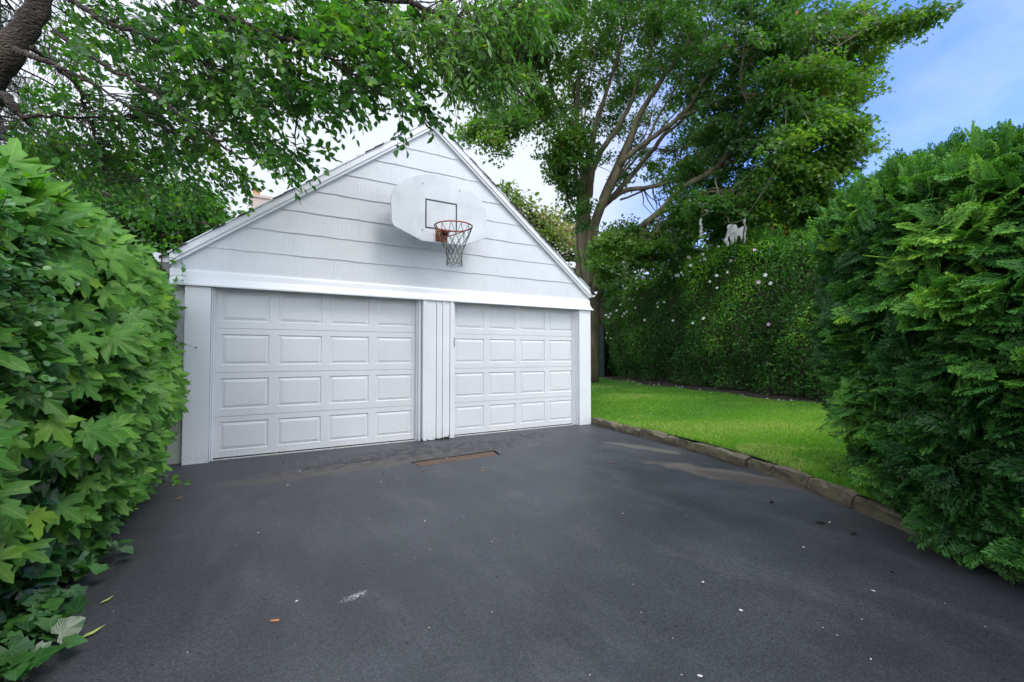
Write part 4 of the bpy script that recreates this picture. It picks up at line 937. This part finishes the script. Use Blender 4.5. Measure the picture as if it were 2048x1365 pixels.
# ---------------------------------------------------------------- flowering hedge at the back
hg = thing('flowering_hedge', 'tall dark green hedge dotted with white and pink flowers along the back of the lawn', 'hedge', (11.6, 2.5, .3))
NH = 80000
def hedge_pts(n, y0, y1):
    y = rng.uniform(y0, y1, n); top = 3.72+.25*np.sin(y*.9)+.15*np.sin(y*2.3+1)+.35*np.clip((1-y)/4, 0, 1)
    u_ = rng.uniform(0, 1, n); s_ = u_*4.6                         # arc: 3.4 m face then over the top
    z = np.where(s_ < 3.4, s_/3.4*(top-.35), top-.35+.35*np.sin(np.clip((s_-3.4)/.7, 0, 1)*1.57)); dx = np.where(s_ < 3.4, 0, .45*(1-np.cos(np.clip((s_-3.4)/.7, 0, 1)*1.57))+np.clip(s_-4.1, 0, 1))
    x = hb_x(y) + dx - .30*np.sin(np.clip(z/3.2, 0, 1)*2.6) + .10
    zl = lawn_z(x, y); P_ = np.stack([x, y, z+zl-.1], -1)
    lm = lump(P_, 1.25); lm2 = lump(P_+9, 3.2)
    nrm_ = nrm(np.stack([-1+np.clip(dx, 0, .8), -.25+0*x, .15+np.clip(dx*2, 0, 1.2)], -1))
    P_ = P_ + nrm_*(.11*lm+.09*lm2+rng.exponential(.10, n)*-1+.08)[:, None]
    return P_, nrm_, lm+.5*lm2
HP, HN, hl_ = hedge_pts(NH, -4.2, 12)
keep = (HP[:, 2] > lawn_z(HP[:, 0], HP[:, 1])+.05) & (rng.uniform(0, 1, NH) < .75+.25*(HP[:, 2] > .9))
HP, HN, hl_ = HP[keep], HN[keep], hl_[keep]; n = len(HP)
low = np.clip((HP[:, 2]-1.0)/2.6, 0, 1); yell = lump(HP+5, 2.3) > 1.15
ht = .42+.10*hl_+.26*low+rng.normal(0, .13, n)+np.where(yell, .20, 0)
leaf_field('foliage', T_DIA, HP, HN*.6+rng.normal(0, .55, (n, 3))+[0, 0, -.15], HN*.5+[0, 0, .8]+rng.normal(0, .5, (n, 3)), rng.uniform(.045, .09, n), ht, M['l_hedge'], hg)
V = []; Fc = []; yy_ = np.linspace(-4.6, 11.8, 60); pr_ = [(.42,0),(.30,1.2),(.22,2.4),(.34,3.15),(.62,3.42),(1.3,3.45),(1.35,0)]
for y in yy_:
    for (dx, z) in pr_: x = hb_x(y)+dx+.06*math.sin(y*4+z*2); V.append((x, y, float(lawn_z(x, y))+z+.08*math.sin(y*3)*(z > 2)))
for j in range(len(yy_)-1):
    for i in range(len(pr_)-1): Fc.append((j*7+i, j*7+i+1, (j+1)*7+i+1, (j+1)*7+i))
Fc += [tuple(range(7)), tuple((len(yy_)-1)*7+i for i in range(7))]
mesh('dark_core', V, Fc, M['stem_brown'], hg, smooth=True)  # solid dark core behind the leaves, hides sky and stands in for inner shade
# upright shoots along the top
P2 = []; D2 = []; N2 = []; stm = MB()
for i in range(420):
    y = random.uniform(-4, 10); x = hb_x(y)+random.uniform(-.2, .9); top = 3.72+.25*math.sin(y*.9)+.15*math.sin(y*2.3+1)+.35*max(0, min(1, (1-y)/4)); z = float(lawn_z(x, y))+top-.1
    d = nrm(np.array([random.gauss(0, .25), random.gauss(0, .25), 1])); ln = random.uniform(.15, .42); stm.tube([(x, y, z-.2), np.array([x, y, z-.2])+d*(ln+.2)], [.005, .002], 3, cap=False)
    for k in range(10):
        q = np.array([x, y, z])+d*ln*k/9; P2.append(q); D2.append(np.array([random.gauss(0, 1), random.gauss(0, 1), .6])); N2.append(np.array([random.gauss(0, .5), random.gauss(0, .5), 1]))
P2 = np.array(P2); leaf_field('shoots', T_DIA, P2, np.array(D2), np.array(N2), rng.uniform(.05, .09, len(P2)), np.clip(.72+rng.normal(0, .14, len(P2)), 0, 1), M['l_hedge'], hg)
V = []; Fc = []                                                  # woody interior
ys = np.linspace(-4.3, 11.5, 50)
for i in range(900):
    y = random.uniform(-4.3, 11); x = hb_x(y)+random.uniform(.35, 1.1); z0 = float(lawn_z(x, y)); p = np.array([x, y, z0]); h_ = random.uniform(1.2, 3.6)
    q = p+[random.gauss(0, .3), random.gauss(0, .3), h_]; stm.tube([p, (p+q)/2+rng.normal(0, .08, 3), q], [.022, .016, .006], 4, cap=False)
stm.build('stems', M['stem_brown'], hg)
# dense inner leafage
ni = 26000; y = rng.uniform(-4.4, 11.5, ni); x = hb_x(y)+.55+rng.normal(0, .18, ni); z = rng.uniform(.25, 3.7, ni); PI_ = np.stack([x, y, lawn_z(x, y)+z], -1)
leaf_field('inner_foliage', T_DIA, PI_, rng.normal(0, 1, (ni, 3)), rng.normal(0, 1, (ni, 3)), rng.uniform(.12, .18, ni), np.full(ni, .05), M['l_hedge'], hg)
# flowers
fm = []
for mat in ('fl_white', 'fl_pink'):
    V = []; Fc = []
    for k in range(5):
        a = 2*math.pi*k/5; c, s = math.cos(a), math.sin(a)
        q = [(0, 0, 0), (.25, -.16, .10), (.55, -.20, .16), (.62, 0, .13), (.55, .20, .16), (.25, .16, .10)]
        b_ = len(V); V += [(.065*(x*c-y*s), .065*(x*s+y*c), .065*z) for x, y, z in q]; Fc.append(tuple(range(b_, b_+6)))
    me = bpy.data.meshes.new('flower'); me.from_pydata(V, [], Fc); me.materials.append(M[mat]); fm.append(me)
ho = np.array(origin(hg)); cnt = 0
idx = rng.permutation(n)
for i in idx:
    p = HP[i]
    if cnt >= 98: break
    dens = .9 if p[2] > 2.6 else .22
    if p[2] < 1.7 or p[1] < -1.6 or p[1] > 9.5 or random.random() > dens or lump(p+20, 1.1) < -.6: continue
    pk = p[1] < 1.0 and random.random() < .3
    o = bpy.data.objects.new('flower', fm[1 if pk else 0]); COL.objects.link(o); o.parent = hg
    o.location = p+HN[i]*.15-ho; nd = Vector(nrm(HN[i]+rng.normal(0, .35, 3)+[-.2, -.5, .1])); o.rotation_euler = nd.to_track_quat('Z', 'Y').to_euler(); s = random.uniform(.8, 1.4); o.scale = (s, s, s)
    cnt += 1

# ---------------------------------------------------------------- big cedar at the right
cdr = thing('cedar_tree', 'huge dense rounded cedar bush overhanging the kerb at the right edge of the photo', 'cedar', (5.55, -5.95, .12))
KD = nrm(np.array([-.45, -.89])); KN = np.array([.89, -.45]); CC = np.array([5.39, -5.99]); AX, AY, HT = 1.66, 1.93, 2.60
zk = [0, .10, .30, .7, 1.2, 1.7, 2.0, 2.22, 2.40, 2.54, 2.62]; rk = [.90, .95, .98, 1.0, 1.0, .985, .955, .90, .80, .58, 0]
def czs(z, ly): return z*(1+np.clip(z/2.2, 0, 1)*(.0-.135*np.clip(ly/AY, -1, 1)))
def cedar_surface(n, shrink=0.0):
    th = rng.uniform(0, 2*math.pi, n); 
    # sample height by arc length
    zz = np.linspace(0, HT, 400); r_ = np.interp(zz, zk, rk)*1.8; ds = np.sqrt(np.diff(zz)**2+np.diff(r_)**2)*(r_[1:]+r_[:-1]+.05); cu = np.concatenate([[0], np.cumsum(ds)]); cu /= cu[-1]
    z = np.interp(rng.uniform(0, 1, n), cu, zz); r = np.interp(z, zk, rk)
    lx, ly = AX*r*np.cos(th)*np.where(np.sin(th) < 0, .88+.12*np.clip(z/.8, 0, 1), 1.02), AY*r*np.sin(th)*np.where(np.sin(th) < 0, .50+.50*np.clip(z/1.25, 0, 1)**.8, 1)*1.0
    sl_ = np.interp(z, zz[:-1], -np.gradient(r_)[:-1]/np.gradient(zz)[:-1])
    nl = nrm(np.stack([np.cos(th)/AX*1.8, np.sin(th)/AY*1.8, np.clip(sl_, -.5, 6)], -1))
    xy = CC+lx[:, None]*KN+ly[:, None]*KD; P_ = np.concatenate([xy, (czs(z, ly)+.08)[:, None]], 1)
    nw = np.concatenate([nl[:, 0:1]*KN+nl[:, 1:2]*KD, nl[:, 2:3]], 1)
    return P_, nrm(nw)
NC = 21000
CP, CN = cedar_surface(NC)
vis = np.sum(CN*(CAM-CP), 1) > -1.2; CP, CN = CP[vis], CN[vis]; NC = len(CP)
q1 = lump(CP*[1, 1, 1.6], 1.9); q2 = lump(CP*[1, 1, 1.5]+31, 4.2)
dep_ = .10*q1+.07*q2-rng.exponential(.075, NC)
CPs = CP+CN*(dep_[:, None]-.10)
tg = np.stack([rng.normal(0, 1, NC), rng.normal(0, 1, NC), rng.normal(0, .5, NC)], -1)
cdir = CN*.50+tg*.62+np.array([0, 0, -.06])
topm = np.clip((CP[:, 2]-2.35)/.4, 0, 1)[:, None]; cdir = cdir+topm*np.array([0, 0, .5])
cnm = np.array([0, 0, 1.0])*.55+CN*.85+rng.normal(0, .42, (NC, 3))
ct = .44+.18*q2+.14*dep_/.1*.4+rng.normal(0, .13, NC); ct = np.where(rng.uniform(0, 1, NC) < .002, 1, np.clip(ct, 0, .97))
leaf_field('foliage', T_THUJA, CPs, cdir, cnm, rng.uniform(.11, .24, NC), ct, M['l_thuja'], cdr, width=rng.uniform(.7, 1.05, NC))
# upright growing tips that break the outline
UP_, UN_ = cedar_surface(2600); kq = (UP_[:, 2] > 2.1) & (np.sum(UN_*(CAM-UP_), 1) > -2.5); UP_, UN_ = UP_[kq], UN_[kq]; nu = len(UP_)
leaf_field('growing_tips', T_THUJA, UP_-UN_*.02, UN_*.35+rng.normal(0, .28, (nu, 3))+[0, 0, 1], rng.normal(0, 1, (nu, 3)), rng.uniform(.10, .22, nu), np.clip(.55+rng.normal(0, .15, nu), 0, .95), M['l_thuja'], cdr, width=rng.uniform(.5, .8, nu))
# inner sprays and limbs
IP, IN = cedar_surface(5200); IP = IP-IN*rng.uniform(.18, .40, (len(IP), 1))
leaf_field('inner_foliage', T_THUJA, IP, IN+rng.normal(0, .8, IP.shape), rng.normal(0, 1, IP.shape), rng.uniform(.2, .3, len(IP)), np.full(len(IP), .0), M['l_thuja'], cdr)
tb = MB(); ax_ = np.array([CC[0], CC[1], 0.1])
for k in range(4):
    o_ = np.array([random.gauss(0, .25), random.gauss(0, .4), 0]); tb.tube([ax_+o_, ax_+o_*1.5+[0, 0, 1.5], ax_+o_*1.2+[0, 0, 2.35]], [.09, .06, .015], 8)
ix = rng.choice(len(CPs), 650, replace=False)
for i in ix:
    p = CPs[i]; a = np.array([CC[0], CC[1], max(.15, p[2]-.5-random.random()*.4)])+rng.normal(0, .15, 3); tb.tube([a, a*.4+p*.6+[0, 0, .03], p], [.014, .009, .003], 4, cap=False)
tb.build('trunk', M['stem_brown'], cdr)
# solid dark heart, its colour standing in for the shade inside the bush
V = []; Fc = []; nz, nt2 = 14, 28
for j in range(nz+1):
    z = .05+(HT-.45)*j/nz; r = float(np.interp(z, zk, rk))*.74
    for i in range(nt2):
        a = 2*math.pi*i/nt2; rr_ = r*(1+.06*math.sin(a*5+j)); xy = CC+AX*rr_*math.cos(a)*KN+AY*rr_*math.sin(a)*(1 if math.sin(a) > 0 else .56+.44*min(1, z/1.25))*KD; V.append((xy[0], xy[1], float(czs(z, AY*rr_*math.sin(a)))*.97+.1))
for j in range(nz):
    for i in range(nt2): Fc.append((j*nt2+i, j*nt2+(i+1) % nt2, (j+1)*nt2+(i+1) % nt2, (j+1)*nt2+i))
Fc.append(tuple(nz*nt2+i for i in range(nt2))); mesh('dark_core', V, Fc, M['stem_brown'], cdr, smooth=True)

# taller unseen copy, added behind the camera to shade the near corner of the drive
c2 = cdr.copy(); COL.objects.link(c2); c2.location = cdr.location + Vector((-1.30, -4.0, 0)); c2.rotation_euler = (0, 0, .25); c2.scale = (1.25, 1.05, 1.85)
c2['label'] = 'taller cedar copy added out of view, behind the camera at right, to shade the drive'
for chd in list(cdr.children):
    k_ = chd.copy(); COL.objects.link(k_); k_.parent = c2

# ---------------------------------------------------------------- leafy hedge at the left
HY0, HY1 = -5.3, .0
def lh_top(y): return 2.27+.088*(y+.24)-.05*np.sin((y+.2)*.9)*(y<0)*-1+.05*np.sin(y*2.1)+.04*np.sin(y*5.3+1)
def lh_surface(n, y0=HY0, y1=HY1, zmax=None, smin=0, smax=1):
    y = rng.uniform(y0, y1, n); tp_ = lh_top(y); R_ = .38; s_ = rng.uniform(smin, smax, n)*(2.0+.6+1.1)
    z = np.where(s_ < 2.0, s_/2.0*(tp_-R_), tp_-R_+R_*np.sin(np.clip((s_-2.0)/.6, 0, 1)*1.57)); back = np.where(s_ < 2.0, 0, R_*(1-np.cos(np.clip((s_-2.0)/.6, 0, 1)*1.57)))+np.clip(s_-2.6, 0, 2)
    bulge = .10*np.sin(np.clip(z/2.2, 0, 1)*3.0)-.05*(z < .15)
    x = -.58+bulge-back+.05*np.sin(y*1.7)
    P_ = np.stack([x, y, z], -1); a = np.clip((s_-2.0)/.6, 0, 1)*1.57; nn = nrm(np.stack([np.cos(a)+.05, 0*a-.12, np.sin(a)+.10], -1))
    lm = .07*lump(P_, 2.0)+.045*lump(P_+7, 5.0); return P_+nn*lm[:, None], nn, lm
lh = thing('maple_hedge', 'tall hedge of large bright maple leaves along the left edge of the driveway', 'hedge', (-1.0, -2.5, 0))
nl = 7800
P_, nn, lm = lh_surface(nl)
w_ivy = np.clip((-2.6-P_[:, 1])/.8, 0, 1)*np.clip((.75-P_[:, 2])/.35, 0, 1); w_crp = np.clip((P_[:, 1]+1.0)/.5, 0, 1)
keep = (lump(P_+3, 3.4) > -.95+.5*rng.uniform(0, 1, nl)) & (rng.uniform(0, 1, nl) > w_ivy) & (rng.uniform(0, 1, nl) > w_crp*.82) & (P_[:, 2] > .03)
P_, nn, lm = P_[keep], nn[keep], lm[keep]; n = len(P_)
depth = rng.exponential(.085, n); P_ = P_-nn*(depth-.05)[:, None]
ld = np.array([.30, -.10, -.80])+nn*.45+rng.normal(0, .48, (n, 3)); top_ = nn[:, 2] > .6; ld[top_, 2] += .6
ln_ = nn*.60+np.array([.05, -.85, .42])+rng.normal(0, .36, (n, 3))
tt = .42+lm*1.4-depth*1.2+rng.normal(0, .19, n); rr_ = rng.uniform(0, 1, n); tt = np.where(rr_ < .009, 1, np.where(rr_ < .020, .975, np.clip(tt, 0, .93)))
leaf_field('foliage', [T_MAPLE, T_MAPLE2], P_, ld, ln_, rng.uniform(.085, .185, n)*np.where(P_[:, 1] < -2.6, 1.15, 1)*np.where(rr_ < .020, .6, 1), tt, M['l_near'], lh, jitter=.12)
Q_, qn, ql = lh_surface(520, HY0+.3, -.7); kq = Q_[:, 2] > .35; Q_, qn = Q_[kq], qn[kq]; nq = len(Q_)
leaf_field('outer_foliage', [T_MAPLE, T_MAPLE2], Q_+qn*rng.uniform(.03, .11, (nq, 1)), np.array([.45, -.05, -.75])+qn*.2+rng.normal(0, .35, (nq, 3)), np.array([.35, -.85, .40])+qn*.3+rng.normal(0, .2, (nq, 3)), rng.uniform(.11, .19, nq), np.clip(.52+rng.normal(0, .17, nq), .1, .9), M['l_near'], lh, jitter=.10)
pm = MB()
for i in rng.choice(n, 1500, replace=False):
    d = nrm(ld[i]); a = P_[i]-d*.02-nn[i]*.10+[0, 0, .01]; pm.tube([a-nn[i]*.05, a, P_[i]], [.002, .0017, .0014], 3, cap=False)
for i in range(420):
    y = random.uniform(HY0, HY1); x = -.85+random.gauss(0, .12); p = np.array([x-.1, y, 0]); q = np.array([x+random.gauss(0.05, .12), y+random.gauss(0, .5), random.uniform(.9, 1.85)])
    q[0] = min(q[0], -.82)
    pm.tube([p, (p+q)/2+rng.normal(0, .07, 3), q], [.011, .008, .004], 5, cap=False)
pm.build('stems', M['stem_brown'], lh)
V = []; Fc = []; ys = np.linspace(HY0, HY1-.1, 40); prof = [(-.86,0),(-.80,.5),(-.80,1.2),(-.83,1.7),(-.95,1.98),(-1.2,2.10),(-1.9,2.12),(-2.0,0)]
for y in ys:
    for (x, z) in prof: V.append((x+.04*math.sin(y*7+z*3), y, z*(float(lh_top(y))-.12)/2.22))
m_ = len(prof)
for j in range(len(ys)-1):
    for i in range(m_-1): Fc.append((j*m_+i, j*m_+i+1, (j+1)*m_+i+1, (j+1)*m_+i))
Fc += [tuple(range(m_)), tuple((len(ys)-1)*m_+i for i in range(m_))]
mesh('dark_core', V, Fc, M['stem_brown'], lh, smooth=True)  # solid core, dark colour in place of shade between the leaves
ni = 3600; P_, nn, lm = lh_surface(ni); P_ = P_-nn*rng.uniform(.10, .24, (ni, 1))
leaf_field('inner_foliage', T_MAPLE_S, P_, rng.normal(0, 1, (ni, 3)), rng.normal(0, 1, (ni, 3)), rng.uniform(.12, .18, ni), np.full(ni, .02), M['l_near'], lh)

def vine(name, label, cat, pts_n, tmpl, sizes, mat, tc, ldv, jit=.4, loc=(0,0,0), stems=None, tint_sd=.16):
    P_, nn = pts_n; n = len(P_); t = thing(name, label, cat, loc)
    ld = np.array(ldv)+nn*.5+rng.normal(0, jit, (n, 3)); ln_ = nn*.8+np.array([0, 0, .45])+rng.normal(0, .3, (n, 3))
    leaf_field('foliage', tmpl, P_, ld, ln_, rng.uniform(*sizes, n), np.clip(tc+rng.normal(0, tint_sd, n)+.1*lump(P_, 4), 0, 1), mat, t)
    if stems is not None: stems.build('stems', M['twig'], t)
    return t
# ivy at the foot
P_, nn, lm = lh_surface(1500, HY0, -2.3, smin=0, smax=.30); P_ = P_+nn*rng.uniform(-.06, .06, (1500, 1)); keep = P_[:, 2] > .02; P_, nn = P_[keep], nn[keep]
sm = MB(); Pg = []; sm.tube([(-.56, y_, .05) for y_ in np.linspace(-4.95, -2.5, 12)], .006, 5)
for k in range(26):
    y = random.uniform(-4.9, -2.6); p = np.array([-.56, y, .05]); d = np.array([random.uniform(.08, .26), random.uniform(-.25, .1), 0]); 
    pts = [p, p+d*.35+[0, 0, .03], p+d*.7+[0, 0, .015], p+d+[0, 0, .008]]; sm.tube(pts, [.004, .003, .0025, .002], 4)
    for t_ in np.linspace(.1, 1, 7): Pg.append(p+d*t_+np.array([random.gauss(0, .02), random.gauss(0, .02), .03+random.random()*.04]))
Pg = np.array(Pg); ivp = np.concatenate([P_, Pg]); ivn = np.concatenate([nn, np.tile([.3, -.1, 1.0], (len(Pg), 1))])
vine('ivy', 'dark glossy ivy creeping out from the foot of the maple hedge at the lower left', 'ivy', (ivp, ivn), T_IVY, (.055, .105), M['l_ivy'], .42, (.15, -.1, -.6), loc=(-.5, -4, 0), stems=sm, tint_sd=.22)
# creeper next to the garage corner
P_, nn, lm = lh_surface(2600, -1.35, .10); P_ = P_+nn*rng.uniform(-.10, .07, (2600, 1)); P_[:, 0] -= np.clip((P_[:, 1]+.6)/.6, 0, 1)*np.clip((2.3-P_[:, 2])/.5, 0, 1)*.07; keep = P_[:, 2] > .03; P_, nn = P_[keep], nn[keep]
sm = MB(); Pg = []; Ng = []
sm.tube([(-.51, -.13, 0), (-.51, -.14, 1.2), (-.51, -.12, 2.45)], .006, 5); sm.tube([(-.51, -.13, .05), (-.5, -.5, .06), (-.5, -.92, .06)], .006, 5)
for (a, b_) in (((-.52,-.12,2.12),(-.27,-.20,2.16)), ((-.50,-.15,1.42),(-.20,-.24,1.36)), ((-.50,-.15,.86),(-.22,-.25,.86)), ((-.50,-.16,2.36),(-.30,-.2,2.30)), ((-.5,-.2,1.95),(-.30,-.22,1.80)), ((-.5,-.9,.06),(-.22,-1.0,.03)), ((-.5,-.9,.06),(-.12,-1.12,.025)), ((-.50,-.1,2.42),(-.36,-.17,2.47))):
    a = np.array(a); b_ = np.array(b_); sm.tube([a, (a+b_)/2+[0, 0, .03], b_], [.003, .0025, .0015], 4)
    for t_ in np.linspace(.3, 1, 6): Pg.append(a+(b_-a)*t_+rng.normal(0, .018, 3)); Ng.append((.2, -1, .4))
P_ = np.concatenate([P_, Pg]); nn = np.concatenate([nn, Ng])
vine('creeper', 'small-leaved bright creeper climbing the hedge end against the garage corner', 'vine', (P_, nn), [T_IVY, T_DIA, T_OVAL], (.035, .085), M['l_creeper'], .45, (.2, -.2, -.5), loc=(-.6, -.4, 0), stems=sm, tint_sd=.2)
# round-leaved shrub poking through
def sprigs(centers, per, rad):
    P_ = []; Nn = []; sm = MB()
    sm.tube([np.array(c)-[.1, 0, 0] for c in centers], .004, 4)
    for c in centers:
        c = np.array(c)
        for k in range(per):
            d = nrm(rng.normal(0, 1, 3)*[.6, 1, .7]+[.5, -.1, .1]); ln = random.uniform(.4, 1)*rad; sm.tube([c-[.1, 0, 0], c+d*ln*.5, c+d*ln], [.002, .0016, .001], 3, cap=False)
            for t_ in np.linspace(.2, 1, 7): P_.append(c+d*ln*t_+rng.normal(0, .006, 3)); Nn.append((.8, -.25, .6))
    return np.array(P_), np.array(Nn), sm
cs = [(-.50,-3.95,1.42),(-.50,-3.75,1.30),(-.50,-4.05,1.18),(-.5,-3.7,1.48),(-.5,-3.55,1.2),(-.52,-4.15,1.05),(-.55,-3.95,1.80),(-.56,-3.6,1.88),(-.54,-3.8,1.66),(-.5,-4.1,1.55),(-.62,-2.6,2.1),(-.7,-3.2,2.18)]
P_, nn, sm = sprigs(cs, 16, .20)
vine('privet', 'cluster of small round pale leaves poking out of the maple hedge at left', 'shrub', (P_, nn), T_ROUND, (.022, .040), M['l_round'], .5, (.3, 0, .1), .6, loc=(-.6, -3.9, 0), stems=sm)

# ---------------------------------------------------------------- litter on the drive
def flat_leaf(name, label, cat, x, y, size, mat, rot, tmpl=T_LANCE, group=None, z=.006, curl=.12):
    tv, tf = tmpl; c, s = math.cos(rot), math.sin(rot); V = [(size*(a*c-b_*s), size*(a*s+b_*c), size*(abs(zz)*1.2+curl*b_*b_)+.002) for a, b_, zz in tv]
    o = mesh(name, V, tf, mat); o.location = (x, y, z); m_ = o.modifiers.new('s', 'SOLIDIFY'); m_.thickness = .0012; return tag(o, label, cat, group)
flat_leaf('fallen_leaf', 'long yellow-green leaf lying on the asphalt beside the ivy', 'leaf', -.30, -3.80, .085, M['greenbit'], -1.2)
flat_leaf('fallen_leaf', 'pale narrow leaf on the asphalt, farther from the camera than the long yellow-green one', 'leaf', -.30, -3.47, .055, M['greenbit'], -1.0)
flat_leaf('fallen_leaf', 'small orange-brown leaf on the asphalt near the hedge and the left door', 'leaf', -.20, -1.62, .07, M['dry'], -1.5)
flat_leaf('fallen_leaf', 'tiny rust-coloured leaf on the drive right of the drain plate', 'leaf', 2.57, -2.13, .04, M['dry'], .6, T_ROUND)
flat_leaf('fallen_leaf', 'curled tan leaf on the asphalt beside the silt stain near the kerb', 'leaf', 4.05, -2.55, .05, M['dry'], 1.9, T_ROUND)
bc = MB().box(-.019,.019,-.007,.007,0,.007).build('brick_chip', M['chip'], bevel=.003); bc.location = (.456, -4.08, .001); bc.rotation_euler = (0, 0, -.35); tag(bc, 'small orange brick chip lying on the open asphalt', 'chip')
base = None
for i in range(52):
    if i < 12: x, y = random.uniform(-.2, 3.6), random.uniform(-2.3, -.35)
    else: x, y = random.uniform(-.1, 4.9), random.uniform(-5.9, -.4)
    if x > float(kerb_x(y))-.15: continue
    if base is None:
        bm = bmesh.new(); bmesh.ops.create_icosphere(bm, subdivisions=1, radius=.009)
        for v in bm.verts: v.co *= random.uniform(.7, 1.2); v.co.z *= .45
        me = bpy.data.meshes.new('petal'); bm.to_mesh(me); bm.free(); me.materials.append(M['petal']); base = me
        me2 = me.copy(); me2.materials[0] = M['dry']; me3 = me.copy(); me3.materials[0] = M['twigdark']
    k = i % 5
    if k < 3: o = bpy.data.objects.new('fallen_petal', base); tag(o, 'tiny white fallen petal scattered on the asphalt', 'petal', 'white petals scattered on the driveway')
    elif k == 3: o = bpy.data.objects.new('leaf_crumb', me2); tag(o, 'tiny brown crumb of dry leaf on the asphalt', 'leaf crumb', 'brown crumbs scattered on the driveway')
    else: o = bpy.data.objects.new('bark_chip', me3); tag(o, 'small black bark chip on the asphalt', 'bark chip', 'black bark chips scattered on the driveway'); 
    COL.objects.link(o); o.location = (x, y, .005); o.rotation_euler = (0, 0, random.uniform(0, 6)); s = random.uniform(.4, .85)*(1.3 if k == 4 else 1); o.scale = (s*random.uniform(1, 1.8), s, s)
for (x, y, l_) in ((4.05,-4.75,.06), (4.02,-4.98,.035), (4.2,-4.3,.03)):
    o = MB().tube([(0,-l_/2,0),(0,0,.003),(0,l_/2,0)], [.008,.011,.006], 7).build('bark_chip', M['twigdark']); o.location = (x, y, .010); o.rotation_euler = (0, 0, random.uniform(.6, 1.4)); tag(o, 'small black bark chip on the asphalt', 'bark chip', 'black bark chips scattered on the driveway')
# petals under the hedge
for i in range(26):
    y = random.uniform(-1.5, 7); x = float(hb_x(y))-.55+random.gauss(0, .18); o = bpy.data.objects.new('fallen_petal', base); tag(o, 'white fallen flower petal at the foot of the flowering hedge', 'petal', 'white petals under the hedge')
    COL.objects.link(o); o.location = (x, y, float(lawn_z(x, y))+.03); s = random.uniform(1.6, 3.2); o.scale = (s, s, s)
